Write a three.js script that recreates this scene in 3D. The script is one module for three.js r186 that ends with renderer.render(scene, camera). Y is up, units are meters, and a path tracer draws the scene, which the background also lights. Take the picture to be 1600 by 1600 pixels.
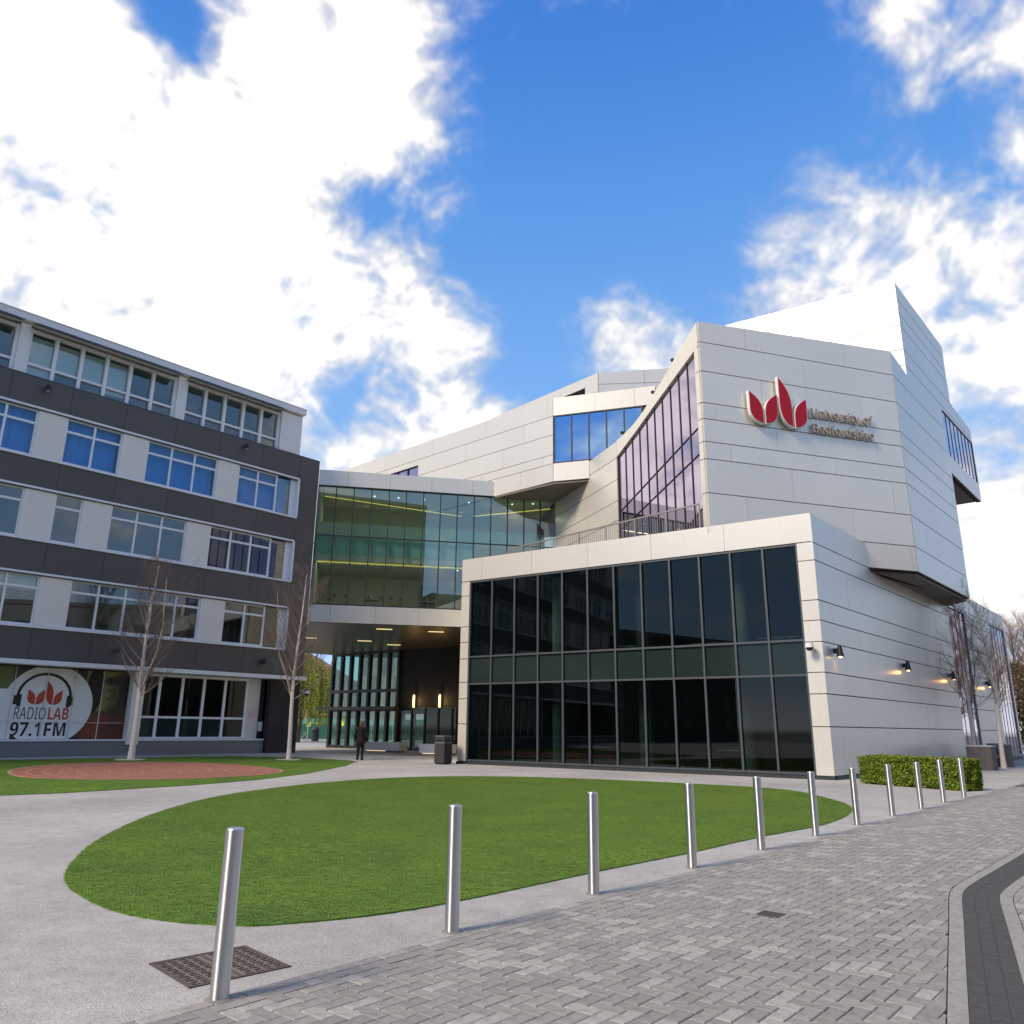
import * as THREE from 'three';
import { mergeGeometries } from 'three/addons/utils/BufferGeometryUtils.js';
import { ImprovedNoise } from 'three/addons/math/ImprovedNoise.js';
import { MarchingCubes } from 'three/addons/objects/MarchingCubes.js';
import { FontLoader } from 'three/addons/loaders/FontLoader.js';
import { TextGeometry } from 'three/addons/geometries/TextGeometry.js';
import { RectAreaLightUniformsLib } from 'three/addons/lights/RectAreaLightUniformsLib.js';

// ------------------------------------------------------------------ camera, sky, sun, exposure
const RAD = Math.PI / 180;
const EYE = 1.6, FOCAL = 1224, PITCH = Math.atan2(337, 1224), ROLL = 0.64 * RAD;
const scene = new THREE.Scene();
const camera = new THREE.PerspectiveCamera(2 * Math.atan(800 / FOCAL) / RAD, 1, 0.1, 3000);
camera.position.set(0, EYE, 0);
camera.rotation.order = 'YXZ';
camera.rotation.set(PITCH, 0, ROLL);
const renderer = new THREE.WebGLRenderer({ antialias: true });
renderer.toneMapping = THREE.LinearToneMapping;
renderer.toneMappingExposure = 1.56;
renderer.shadowMap.enabled = true;
renderer.shadowMap.type = THREE.PCFSoftShadowMap;
RectAreaLightUniformsLib.init();

// a photo pixel (1600 px frame) as a viewing direction, and where it meets a level
function ray(u, v) {
  let x = (u - 800) / FOCAL, y = (800 - v) / FOCAL, z = -1;
  [x, y] = [x * Math.cos(ROLL) - y * Math.sin(ROLL), x * Math.sin(ROLL) + y * Math.cos(ROLL)];
  [y, z] = [y * Math.cos(PITCH) - z * Math.sin(PITCH), y * Math.sin(PITCH) + z * Math.cos(PITCH)];
  return new THREE.Vector3(x, y, z);
}
function ground(u, v, h = 0) { const d = ray(u, v); const t = (h - EYE) / d.y; return [d.x * t, d.z * t]; }

const noise = new ImprovedNoise();
function fbm(x, y, z, oct = 5, gain = 0.5) {
  let s = 0, a = 1, n = 0;
  for (let i = 0; i < oct; i++) { s += a * noise.noise(x, y, z); n += a; a *= gain; x *= 2.03; y *= 2.03; z *= 2.03; }
  return s / n;
}
let seed = 12345;
const rnd = () => { seed = (seed + 0x6d2b79f5) | 0; let t = Math.imul(seed ^ (seed >>> 15), 1 | seed); t = (t + Math.imul(t ^ (t >>> 7), 61 | t)) ^ t; return ((t ^ (t >>> 14)) >>> 0) / 4294967296; };
const rr = (a, b) => a + (b - a) * rnd();
const clamp01 = (x) => Math.min(1, Math.max(0, x));
const sstep = (a, b, x) => { const t = clamp01((x - a) / (b - a)); return t * t * (3 - 2 * t); };

const SUN_AZ = -128 * RAD, SUN_EL = 41 * RAD;
const sunDir = new THREE.Vector3(Math.sin(SUN_AZ) * Math.cos(SUN_EL), Math.sin(SUN_EL), -Math.cos(SUN_AZ) * Math.cos(SUN_EL));
{ // the sky: blue air and broken cloud, computed by direction
  const W = 2048, H = 1024, data = new Float32Array(W * H * 4);
  const banks = [ // [u, v, radius in degrees, weight] of the cloud banks (weight < 0: clear air between them)
    [-40, 330, 15, 1.1], [170, 370, 10, 0.9], [330, 430, 8, 0.62], [530, 80, 7, 0.62], [450, 170, 6, 0.4], [620, 190, 4, 0.35], [30, 110, 7, 1.1], [480, 520, 6, 0.6], [650, 490, 5, 0.5], [730, 520, 3, 0.25], [-350, 250, 24, 0.5], [600, 20, 5, 0.3], [-200, 650, 14, 0.5], [120, 560, 8, 0.8], [370, 300, 5, 0.55],
    [230, 10, 4.2, -1.0], [300, 80, 3.0, -0.7], [350, 140, 2, -0.3], [480, 300, 3.4, -0.62], [580, 330, 3.4, -0.6], [440, 380, 2, -0.3], [200, -60, 6, -0.5], [820, 130, 8, -0.42], [900, 320, 9, -0.42], [780, 400, 5, -0.3], [1020, 180, 8, -0.34], [600, 640, 4, -0.45], [500, 650, 3, -0.4], [830, 570, 3, -0.4], [1130, 100, 5, -0.35],
    [720, 680, 3.4, 0.95], [620, 700, 2.8, 0.8], [920, 520, 3.4, 0.5], [1030, 540, 3.4, 0.5], [980, 470, 2, 0.3], [1190, 500, 3, 0.3], [1290, 480, 3, 0.28], [1340, 320, 4.4, 0.3], [1220, 350, 3, 0.24], [1440, 350, 4, 0.24], [1540, 90, 5, 0.16], [1400, 60, 4, 0.12], [1150, 170, 6, -0.45], [1560, 470, 5, 0.36], [1580, 880, 12, 0.7], [1800, 500, 16, 0.35], [1460, 225, 4, -0.42], [1580, 330, 3, -0.2], [1590, 660, 4, -0.4], [1300, 160, 3, -0.3], [1560, 200, 2.6, -0.25], [1270, 20, 3, -0.2], [1100, 420, 3, -0.2],
    [520, 735, 2.5, 0.4], [1040, 290, 2.6, 0.14], [740, 280, 2.5, 0.12],
  ].map(([u, v, r, w]) => [ray(u, v).normalize(), r * RAD, w]);
  const put = (d) => {
    const el = Math.asin(Math.max(-1, Math.min(1, d.y))) / RAD;
    let q = 0.34 + 0.45 * fbm(d.x * 2.1 + 7, d.y * 3 + 2, d.z * 2.1 - 5, 2);
    for (const [b, r, w] of banks) { const c = b.dot(d); if (c > 0.5) { const a = Math.acos(Math.min(1, c)) / r; if (a < 2.4) q += w * Math.exp(-a * a); } }
    q = 0.1 + 0.85 * Math.tanh((q - 0.1) / 0.85);
    const k = 1 / (0.75 + Math.max(0, d.y)); // clouds lie in a layer: finer towards the horizon
    const X = d.x * k, Z = d.z * k, Y = d.y * 0.6;
    const wx = 0.08 * fbm(X * 6 + 31, Y * 6, Z * 6, 3), wz = 0.08 * fbm(X * 6, Y * 6 + 17, Z * 6 + 5, 3);
    const n1 = fbm((X + wx) * 8 + 11, Y * 8, (Z + wz) * 8, 7, 0.6), n2 = fbm((X + wx) * 26 + 3, Y * 26, (Z + wz) * 26 + 8, 6, 0.72);
    const c = q + 0.85 * n1 + 0.72 * n2;
    const cover = 0.93 * sstep(0.2, 0.86, c) + 0.07 * sstep(0.0, 0.4, c);
    const t = clamp01(el / 52);
    const blue = [0.27 * (1 - t) ** 1.6 + 0.034, 0.33 * (1 - t) ** 1.15 + 0.128, 0.27 * (1 - t) + 0.43];
    if (el < 6) { const m = sstep(-2, 6, el); for (let i = 0; i < 3; i++) blue[i] = blue[i] * m + (1 - m) * 0.8; }
    const thick = sstep(0.45, 0.95, c), tex = 0.5 + 0.5 * fbm(X * 14 - 4, Y * 14 + 3, Z * 14, 5, 0.6);
    const white = 0.7 + 0.2 * thick - 0.34 * (1 - tex) * (1 - 0.4 * thick);
    const cl = [white * 1.03, white * 1.0, white * 0.96];
    return [0, 1, 2].map((i) => blue[i] * (1 - cover) + cl[i] * cover);
  };
  const d = new THREE.Vector3();
  for (let j = 0; j < H; j++) {
    const lat = ((j + 0.5) / H - 0.5) * Math.PI;
    for (let i = 0; i < W; i++) {
      const lon = ((i + 0.5) / W - 0.5) * 2 * Math.PI, o = (j * W + i) * 4;
      let c;
      if (lat < -0.12) c = [0.3, 0.3, 0.29];
      else { d.set(Math.cos(lat) * Math.cos(lon), Math.sin(lat), Math.cos(lat) * Math.sin(lon)); c = put(d); }
      data[o] = c[0]; data[o + 1] = c[1]; data[o + 2] = c[2]; data[o + 3] = 1;
    }
  }
  const t = new THREE.DataTexture(data, W, H, THREE.RGBAFormat, THREE.FloatType);
  t.mapping = THREE.EquirectangularReflectionMapping; t.magFilter = THREE.LinearFilter; t.minFilter = THREE.LinearFilter; t.needsUpdate = true;
  scene.background = t; scene.environment = t;
}
const sun = new THREE.DirectionalLight(0xffebd0, 2.8);
sun.position.copy(sunDir).multiplyScalar(120).add(new THREE.Vector3(0, 0, -30));
sun.target.position.set(0, 0, -30);
sun.castShadow = true; sun.shadow.radius = 32; sun.shadow.mapSize.set(4096, 4096);
Object.assign(sun.shadow.camera, { left: -80, right: 80, top: 80, bottom: -80, near: 1, far: 320 });
scene.add(sun, sun.target);

// ------------------------------------------------------------------ helpers
const taken = new Map();
function numbered(name) { const n = taken.get(name) ?? 0; taken.set(name, n + 1); return n ? name + '_' + String(n).padStart(3, '0') : name; }
function tag(o, label, category, group, kind) {
  if (label) o.userData.label = label;
  if (category) o.userData.category = category;
  if (group) o.userData.group = group;
  if (kind) o.userData.kind = kind;
  return o;
}
function thing(name, label, category, [x, y, z] = [0, 0, 0], turn = 0, group) {
  const o = new THREE.Group(); o.name = numbered(name); o.position.set(x, y, z); o.rotation.y = turn;
  scene.add(o); return tag(o, label, category, group);
}
function mesh(name, geo, mat, parent = scene) {
  const m = new THREE.Mesh(geo, mat); m.castShadow = m.receiveShadow = true;
  m.name = parent === scene ? numbered(name) : name; parent.add(m); return m;
}
function sub(name, parent) { const g = new THREE.Group(); g.name = name; parent.add(g); return g; }
function structure(name, geo, mat, label) { const m = mesh(name, geo, mat); m.userData.kind = 'structure'; if (label) m.userData.label = label; return m; }
function copyOf(o, [x, y, z], turn, label, scale) {
  const c = o.clone(); c.name = numbered(o.name.replace(/_\d{3}$/, '')); c.userData = { ...o.userData }; scene.add(c); c.position.set(x, y, z);
  if (turn !== undefined) c.rotation.y = turn; if (label) c.userData.label = label; if (scale) c.scale.setScalar(scale); return c;
}
const boxCache = new Map();
function boxGeo(w, h, d) { const k = [w, h, d].map((v) => v.toFixed(3)).join(); if (!boxCache.has(k)) boxCache.set(k, new THREE.BoxGeometry(w, h, d)); return boxCache.get(k); }
function box(name, x0, x1, y0, y1, z0, z1, mat, parent) { const m = mesh(name, boxGeo(x1 - x0, y1 - y0, z1 - z0), mat, parent); m.position.set((x0 + x1) / 2, (y0 + y1) / 2, (z0 + z1) / 2); return m; }
function bx(x0, x1, y0, y1, z0, z1) { return new THREE.BoxGeometry(x1 - x0, y1 - y0, z1 - z0).translate((x0 + x1) / 2, (y0 + y1) / 2, (z0 + z1) / 2); }
function bar(a, b, r, r2 = r, seg = 8) { // tapered rod from a to b
  const A = new THREE.Vector3(...a), B = new THREE.Vector3(...b), L = A.distanceTo(B);
  const g = new THREE.CylinderGeometry(r2, r, L, seg); g.translate(0, L / 2, 0);
  g.applyQuaternion(new THREE.Quaternion().setFromUnitVectors(new THREE.Vector3(0, 1, 0), B.clone().sub(A).normalize())); g.translate(...a); return g;
}
function shapeOf(poly) { return new THREE.Shape(poly.map(([x, y]) => new THREE.Vector2(x, y))); }
function slab(poly, z0, z1, holes = []) { // polygon in the wall's plane, from depth z0 to z1
  const s = shapeOf(poly); for (const h of holes) s.holes.push(new THREE.Path(h.map(([x, y]) => new THREE.Vector2(x, y))));
  return new THREE.ExtrudeGeometry(s, { depth: z1 - z0, bevelEnabled: false, curveSegments: 4 }).translate(0, 0, z0);
}
function prism(foot, y0, y1) { // footprint [[x,z]..] in metres, from level y0 to y1
  return new THREE.ExtrudeGeometry(shapeOf(foot.map(([x, z]) => [x, -z])), { depth: y1 - y0, bevelEnabled: false }).rotateX(-Math.PI / 2).translate(0, y0, 0);
}
function clipHalf(poly, nx, ny, c) { // keep nx*x + ny*y <= c
  const out = [];
  for (let i = 0; i < poly.length; i++) {
    const a = poly[i], b = poly[(i + 1) % poly.length], da = nx * a[0] + ny * a[1] - c, db = nx * b[0] + ny * b[1] - c;
    if (da <= 0) out.push(a);
    if ((da < 0 && db > 0) || (da > 0 && db < 0)) { const t = da / (da - db); out.push([a[0] + (b[0] - a[0]) * t, a[1] + (b[1] - a[1]) * t]); }
  }
  return out;
}
function clipRect(poly, x0, x1, y0, y1) { return clipHalf(clipHalf(clipHalf(clipHalf(poly, 1, 0, x1), -1, 0, -x0), 0, 1, y1), 0, -1, -y0); }
const areaOf = (p) => Math.abs(p.reduce((s, a, i) => { const b = p[(i + 1) % p.length]; return s + a[0] * b[1] - b[0] * a[1]; }, 0) / 2);
const dirOf = (az) => [Math.sin(az * RAD), -Math.cos(az * RAD)];
// a wall's own axes: x along it (azimuth az, 0 = ahead, clockwise), y up, z outwards
function wallPart(name, parent, x, z, az) { const g = sub(name, parent); g.position.set(x - parent.position.x, -parent.position.y, z - parent.position.z); g.rotation.y = (90 - az) * RAD; return g; }

// ------------------------------------------------------------------ materials
function tex(size, fn, { srgb = true, rep = 1 } = {}) {
  const data = new Uint8Array(size * size * 4);
  for (let j = 0; j < size; j++) for (let i = 0; i < size; i++) { const c = fn(i, j, size), o = (j * size + i) * 4; for (let k = 0; k < 3; k++) data[o + k] = Math.max(0, Math.min(255, Array.isArray(c) ? c[k] : c)); data[o + 3] = 255; }
  const t = new THREE.DataTexture(data, size, size); t.wrapS = t.wrapT = THREE.RepeatWrapping; t.magFilter = THREE.LinearFilter; t.minFilter = THREE.LinearMipmapLinearFilter; t.generateMipmaps = true;
  if (srgb) t.colorSpace = THREE.SRGBColorSpace; t.repeat.set(rep, rep); t.needsUpdate = true; return t;
}
// tileable noise: blends a field with itself shifted by one period
const fields = new Map();
function tiled(i, j, n, f, oct = 4, off = 0) { // a 256 x 256 field, cross-faded at its edges so that it repeats
  const key = f + '/' + oct + '/' + off; let F = fields.get(key); const N = 256;
  if (!F) {
    F = new Float32Array(N * N); const at = (x, y) => fbm(x * f + off * 7.3, y * f - off * 3.1, off + 0.37, oct);
    for (let y = 0; y < N; y++) for (let x = 0; x < N; x++) { const u = x / N, v = y / N, a = sstep(0.75, 1, u), b = sstep(0.75, 1, v); let k = at(u, v); if (a > 0 || b > 0) { const p = a > 0 ? at(u - 1, v) : 0, q = b > 0 ? at(u, v - 1) : 0, w = a > 0 && b > 0 ? at(u - 1, v - 1) : 0; k = (k * (1 - a) + p * a) * (1 - b) + (q * (1 - a) + w * a) * b; } F[y * N + x] = k; }
    fields.set(key, F);
  }
  const x = (((i / n) % 1) + 1) % 1 * N, y = (((j / n) % 1) + 1) % 1 * N, x0 = Math.floor(x) % N, y0 = Math.floor(y) % N, x1 = (x0 + 1) % N, y1 = (y0 + 1) % N, a = x - Math.floor(x), b = y - Math.floor(y);
  return (F[y0 * N + x0] * (1 - a) + F[y0 * N + x1] * a) * (1 - b) + (F[y1 * N + x0] * (1 - a) + F[y1 * N + x1] * a) * b;
}
const lin = (r, g, b) => new THREE.Color().setRGB(r, g, b);
function std(color, roughness = 0.7, metalness = 0, extra = {}) { return new THREE.MeshStandardMaterial({ color: Array.isArray(color) ? lin(...color) : color, roughness, metalness, ...extra }); }
function phys(color, o = {}) { return new THREE.MeshPhysicalMaterial({ color: Array.isArray(color) ? lin(...color) : color, ...o }); }
const M = {};
const streak = tex(512, (i, j, n) => { const v = 249 + 5 * tiled(i, j, n, 5, 3, 2) + 6 * tiled(i * 6, j, n, 24, 2, 7) + 3 * (rnd() - 0.5); return [v, v, v * 0.995]; }, { rep: 0.11 });
M.panel = [0.755, 0.765, 0.745].map((k) => phys([k * 1.04, k * 0.985, k * 0.885], { roughness: 0.32, metalness: 0.42, map: streak }));
M.joint = std([0.055, 0.038, 0.03], 0.9);
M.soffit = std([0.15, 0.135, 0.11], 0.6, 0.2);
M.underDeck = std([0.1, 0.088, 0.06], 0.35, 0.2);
M.aluminium = [0.62, 0.63].map((k) => phys([k, k, k * 1.01], { roughness: 0.45, metalness: 0.15, map: streak }));
M.frame = std([0.045, 0.05, 0.055], 0.45, 0.4);
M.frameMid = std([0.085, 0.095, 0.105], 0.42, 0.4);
M.fin = std([0.045, 0.02, 0.045], 0.4, 0.3);
M.darkGlass = phys([0.40, 0.5, 0.48], { transmission: 1, roughness: 0.0, thickness: 0, ior: 1.45 });
M.spandrel = phys([0.018, 0.03, 0.028], { roughness: 0.06, ior: 1.4 });
M.linkGlass = phys([0.8, 0.89, 0.85], { transmission: 1, roughness: 0.0, thickness: 0, ior: 2.15 });
M.wingGlass = phys([0.3, 0.47, 0.74], { metalness: 1, roughness: 0.02 });
M.mirrorGlass = phys([0.5, 0.43, 0.53], { metalness: 1, roughness: 0.02 });
M.curtainGlass = phys([0.8, 0.9, 0.92], { transmission: 1, roughness: 0.0, thickness: 0, ior: 1.5 });
M.officeGlass = phys([0.8, 0.87, 0.86], { transmission: 1, roughness: 0.0, thickness: 0, ior: 1.85 });
M.tealGlass = phys([0.42, 0.7, 0.61], { transmission: 0.25, roughness: 0.9, thickness: 0 });
M.balGlass = phys([0.75, 0.9, 0.85], { transmission: 0.75, roughness: 0.5, thickness: 0 });
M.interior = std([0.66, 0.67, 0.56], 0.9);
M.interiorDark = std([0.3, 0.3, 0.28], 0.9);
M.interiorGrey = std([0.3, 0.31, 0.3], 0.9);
M.plaster = std([0.72, 0.72, 0.66], 0.9);
const grain = (v, a) => tex(256, (i, j, n) => { const k = v * 255 + a * 120 * tiled(i, j, n, 10, 4, 3) + a * 60 * (rnd() - 0.5); return [k, k, k]; }, { rep: 0.4 });
M.charcoal = [0.1, 0.106].map((k) => std([k * 1.05, k * 0.965, k * 0.92], 0.55, 0.05, { map: grain(0.93, 0.1) }));
M.whiteFrame = std([0.8, 0.82, 0.84], 0.45);
M.whiteBoard = std([0.78, 0.77, 0.76], 0.6);
M.ribbed = std([0.84, 0.8, 0.74], 0.75);
M.brickDark = std([0.05, 0.04, 0.04], 0.9, 0, { map: grain(0.85, 0.4) });
M.concreteWall = std([0.28, 0.275, 0.275], 0.9, 0, { map: grain(0.85, 0.35) });
M.blueCurtain = std([0.08, 0.32, 0.8], 0.95, 0, { side: THREE.DoubleSide });
M.roofFelt = std([0.16, 0.16, 0.165], 0.95);
M.steel = phys([0.62, 0.61, 0.6], { roughness: 0.28, metalness: 1, anisotropy: 0.5 });
M.black = std([0.012, 0.012, 0.013], 0.5);
M.darkMetal = std([0.05, 0.05, 0.055], 0.5, 0.5);
M.lampGlow = std([0.9, 0.7, 0.4], 0.5, 0, { emissive: lin(1, 0.62, 0.2), emissiveIntensity: 3.5 });
M.stripGlow = std([0.9, 0.8, 0.2], 0.5, 0, { emissive: lin(1, 0.8, 0.12), emissiveIntensity: 0.6 });
M.softGlow = std([0.9, 0.9, 0.85], 0.5, 0, { emissive: lin(1, 0.95, 0.85), emissiveIntensity: 2 });
M.white = std([0.75, 0.75, 0.75], 0.5);

// ------------------------------------------------------------------ ground
const LINE_AZ = 40.4, [ldx, ldz] = dirOf(LINE_AZ);                     // the row of bollards and the paving edge run this way
const LINE0 = [-1.62, -5.52];                                            // a point of the paving edge
const across = (x, z) => (x - LINE0[0]) * -ldz + (z - LINE0[1]) * ldx;   // metres to the right of the paving edge
const along = (x, z) => (x - LINE0[0]) * ldx + (z - LINE0[1]) * ldz;
const onLine = (a, c) => [LINE0[0] + a * ldx - c * ldz, LINE0[1] + a * ldz + c * ldx];
{
  const gt = tex(1024, (i, j, n) => { const v = 128 + 70 * tiled(i, j, n, 9, 5, 1) + 50 * (rnd() - 0.5); return [v, v, v]; }, { rep: 1 / 12 });
  const g = new THREE.PlaneGeometry(700, 700).rotateX(-Math.PI / 2);
  const uv = g.attributes.uv; for (let i = 0; i < uv.count; i++) uv.setXY(i, uv.getX(i) * 700, uv.getY(i) * 700);
  const m = structure('ground', g, std([0.62, 0.62, 0.61], 0.95, 0, { map: gt })); m.position.y = -0.022;
}
// the ground climbs gently to the foot of the office block
const OFF = [-10.91, -41.95], OD = dirOf(41.7), ON = [Math.cos(41.7 * RAD), Math.sin(41.7 * RAD)];
const offS = (x, z) => (x - OFF[0]) * OD[0] + (z - OFF[1]) * OD[1], offD = (x, z) => (x - OFF[0]) * ON[0] + (z - OFF[1]) * ON[1];
const offAt = (sv, dv) => [OFF[0] + sv * OD[0] + dv * ON[0], OFF[1] + sv * OD[1] + dv * ON[1]];
const rise = (x, z) => Math.max(0, 0.03 * (8.5 - Math.max(offD(x, z), 0))) * clamp01((7 - offS(x, z)) / 6);
function lift(g) { const p = g.attributes.position; for (let i = 0; i < p.count; i++) p.setY(i, p.getY(i) + rise(p.getX(i), p.getZ(i))); g.computeVertexNormals(); return g; }
// bound-gravel forecourt left of the paving edge
{
  const pts = [onLine(-40, 0), onLine(70, 0), [60, -140], [-110, -140], [-110, 40]];
  const pt = tex(2048, (i, j, n) => {
    const big = tiled(i, j, n, 4, 5, 5), mid = tiled(i, j, n, 60, 3, 9), s = rnd(), gum = tiled(i, j, n, 110, 1, 4) > 0.62 ? 16 : 0;
    const v = 180 + 30 * big + 22 * mid + 56 * (s - 0.5) - (rnd() < 0.03 ? 44 : 0) - gum; return [v, v * 0.997, v * 0.99];
  }, { rep: 1 / 12 });
  const pb = tex(512, () => 90 + 160 * rnd(), { srgb: false, rep: 1 / 3 });
  structure('forecourt', prism(pts, -0.03, 0), std([0.79, 0.785, 0.76], 0.92, 0, { map: pt, bumpMap: pb, bumpScale: 0.004 }), 'pale grey bound gravel forecourt');
  const rg = new THREE.PlaneGeometry(1, 1, 60, 12), pp = rg.attributes.position, uu = rg.attributes.uv;
  for (let i = 0; i < pp.count; i++) { const [x, z] = offAt(-46 + (pp.getX(i) + 0.5) * 53, -0.6 + (0.5 - pp.getY(i)) * 9.1); pp.setXYZ(i, x, rise(x, z) - 0.006 + (rise(x, z) > 0.004 ? 0.008 : 0), z); uu.setXY(i, x, -z); }
  rg.computeVertexNormals(); structure('sloping_path', rg, std([0.79, 0.785, 0.76], 0.92, 0, { map: pt, bumpMap: pb, bumpScale: 0.004, side: THREE.DoubleSide }), 'grey path rising to the office block');
}
// lawns
const closed = (pts) => new THREE.CatmullRomCurve3(pts.map(([x, z]) => new THREE.Vector3(x, 0, z)), true, 'centripetal').getPoints(160).map((p) => [p.x, p.z]);
const lawnPx = [[100, 1372], [115, 1345], [150, 1315], [215, 1282], [275, 1261], [350, 1243], [450, 1229], [520, 1222], [600, 1216.5], [700, 1213.5], [800, 1214], [900, 1217], [1000, 1221], [1100, 1226], [1180, 1230.5], [1240, 1236], [1290, 1247], [1320, 1256], [1331, 1265], [1324, 1274], [1300, 1285], [1270, 1293], [1210, 1304], [1140, 1319], [1080, 1333], [1000, 1349], [940, 1361], [880, 1374], [820, 1387], [760, 1400], [700, 1412], [640, 1423], [560, 1434], [480, 1442], [400, 1447.5], [330, 1446], [260, 1440], [200, 1430], [160, 1418], [130, 1403], [108, 1387]];
const lawn1 = closed(lawnPx.map(([u, v]) => ground(u, v)));
const lawn2 = [...[[-60, 1244], [0, 1242], [100, 1238], [200, 1232], [300, 1226], [400, 1218], [480, 1208], [540, 1196], [558, 1191.5]].map(([u, v]) => ground(u, v, 0.02)), [-6.75, -36.6], [-7.2, -37.2], offAt(-2.2, 3.2), offAt(-4.5, 1.5), offAt(-15, 1.25), offAt(-26, 1.25)];
const gtex = tex(1024, (i, j, n) => { const a = tiled(i, j, n, 5, 4, 8), b = tiled(i, j, n, 45, 3, 1), s = rnd(); const v = 1 + 0.34 * a + 0.3 * b + 0.3 * (s - 0.5); return [84 * v + 10 * a, 122 * v, 30 * v]; }, { rep: 1 / 7 });
M.turf = std([1, 1, 1], 1, 0, { map: gtex });
function inside(p, poly) { let c = false; for (let i = 0, j = poly.length - 1; i < poly.length; j = i++) { const a = poly[i], b = poly[j]; if ((a[1] > p[1]) !== (b[1] > p[1]) && p[0] < (b[0] - a[0]) * (p[1] - a[1]) / (b[1] - a[1]) + a[0]) c = !c; } return c; }
const RED = { x: -12.2, z: -28.35, r: 4.3 };
function tuftGeo() {
  const gs = [];
  for (let k = 0; k < 5; k++) { const a = k * 2.4, w = 0.0045, l = 0.010 + 0.004 * (k % 3), o = 0.012; const cx = Math.cos(a), cz = Math.sin(a);
    const g = new THREE.BufferGeometry(); g.setAttribute('position', new THREE.Float32BufferAttribute([cx * o - cz * w, 0, cz * o + cx * w, cx * o + cz * w, 0, cz * o - cx * w, cx * (o + 0.02), l, cz * (o + 0.02)], 3)); gs.push(g); }
  const g = mergeGeometries(gs); g.computeVertexNormals(); return g;
}
const tuft = tuftGeo();
function lawn(name, label, poly, count, skip) {
  const t = thing(name, label, 'lawn');
  const P2 = poly.map(([x, z]) => [x, z]), k0 = ON[0] * OFF[0] + ON[1] * OFF[1], far = clipHalf(P2, ON[0], ON[1], k0 + 8.5), near = clipHalf(P2, -ON[0], -ON[1], -(k0 + 8.5));
  const b = mesh('turf', lift(mergeGeometries([far, near].filter((q) => q.length > 2).map((q) => prism(q, -0.03, 0.012)))), M.turf, t); tag(b, null, null, null, 'stuff');
  let x0 = 1e9, x1 = -1e9, z0 = 1e9, z1 = -1e9; for (const [x, z] of poly) { x0 = Math.min(x0, x); x1 = Math.max(x1, x); z0 = Math.min(z0, z); z1 = Math.max(z1, z); }
  const im = new THREE.InstancedMesh(tuft, std([1, 1, 1], 0.9, 0, { side: THREE.DoubleSide }), count); im.name = 'grass'; im.userData.kind = 'stuff'; im.castShadow = im.receiveShadow = true;
  const m = new THREE.Matrix4(), q = new THREE.Quaternion(), up = new THREE.Vector3(0, 1, 0), c = new THREE.Color(); let k = 0, guard = 0;
  while (k < count && guard++ < count * 6) {
    const x = rr(x0, x1), z = rr(z0, z1); if (!inside([x, z], poly) || (skip && skip(x, z))) continue;
    const s = rr(0.75, 1.35); q.setFromAxisAngle(up, rr(0, 6.3)); m.compose(new THREE.Vector3(x, 0.01 + rise(x, z), z), q, new THREE.Vector3(s, s * rr(0.45, 0.8), s)); im.setMatrixAt(k, m);
    const n = fbm(x * 0.7, 3, z * 0.7, 3) + 0.6 * fbm(x * 4, 1, z * 4, 2), v = 1 + 0.28 * n + rr(-0.1, 0.1); c.setRGB(0.128 * v + 0.022 * n, 0.212 * v, 0.026 * v); im.setColorAt(k, c); k++;
  }
  im.count = k; t.add(im); return t;
}
lawn('lawn', 'large kidney-shaped mown lawn behind the steel bollards', lawn1, 380000);
lawn('lawn', 'narrow lawn with a red brick circle in front of the charcoal office block', lawn2, 110000, (x, z) => Math.hypot(x - RED.x, z - RED.z) < RED.r);
{ // circular brick maze set in the far lawn: red rings between pale paths
  const t = thing('brick_circle', 'round red brick maze with pale rings set in the narrow lawn', 'paving', [RED.x, 0, RED.z]);
  const tilt = (g) => lift(g.translate(RED.x, 0, RED.z)).translate(-RED.x, 0, -RED.z);
  const bt = tex(256, (i, j) => { const row = Math.floor(j / 16), o = (row % 2) * 16, e = (i + o) % 32 < 2 || j % 16 < 2; const v = e ? 0.72 : 0.9 + 0.2 * noise.noise(Math.floor((i + o) / 32) * 3.1, row * 1.7, 0.5) + 0.12 * (rnd() - 0.5); return [255 * v, 235 * v, 230 * v]; }, { rep: 0.8 });
  const red = std([0.36, 0.165, 0.12], 0.95, 0, { map: bt }), pale = std([0.42, 0.29, 0.21], 0.95, 0, { map: bt });
  const R = RED.r, bands = 9;
  for (let k = 0; k < bands; k++) {
    const r0 = R * k / bands, r1 = R * (k + 1) / bands, w = k === bands - 1 ? 0.12 : 0.07;
    const ringSlab = (a, b, y) => { const s = new THREE.Shape().absarc(0, 0, b, 0, 2 * Math.PI); if (a > 0) s.holes.push(new THREE.Path().absarc(0, 0, a, 0, 2 * Math.PI)); return new THREE.ExtrudeGeometry(s, { depth: 0.03, bevelEnabled: false, curveSegments: 48 }).rotateX(-Math.PI / 2).translate(0, y, 0); };
    mesh('brick_ring', tilt(ringSlab(r0, r1 - w, -0.008)), red, t); mesh('path_ring', tilt(ringSlab(r1 - w, r1, -0.006)), pale, t);
  }
}

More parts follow.
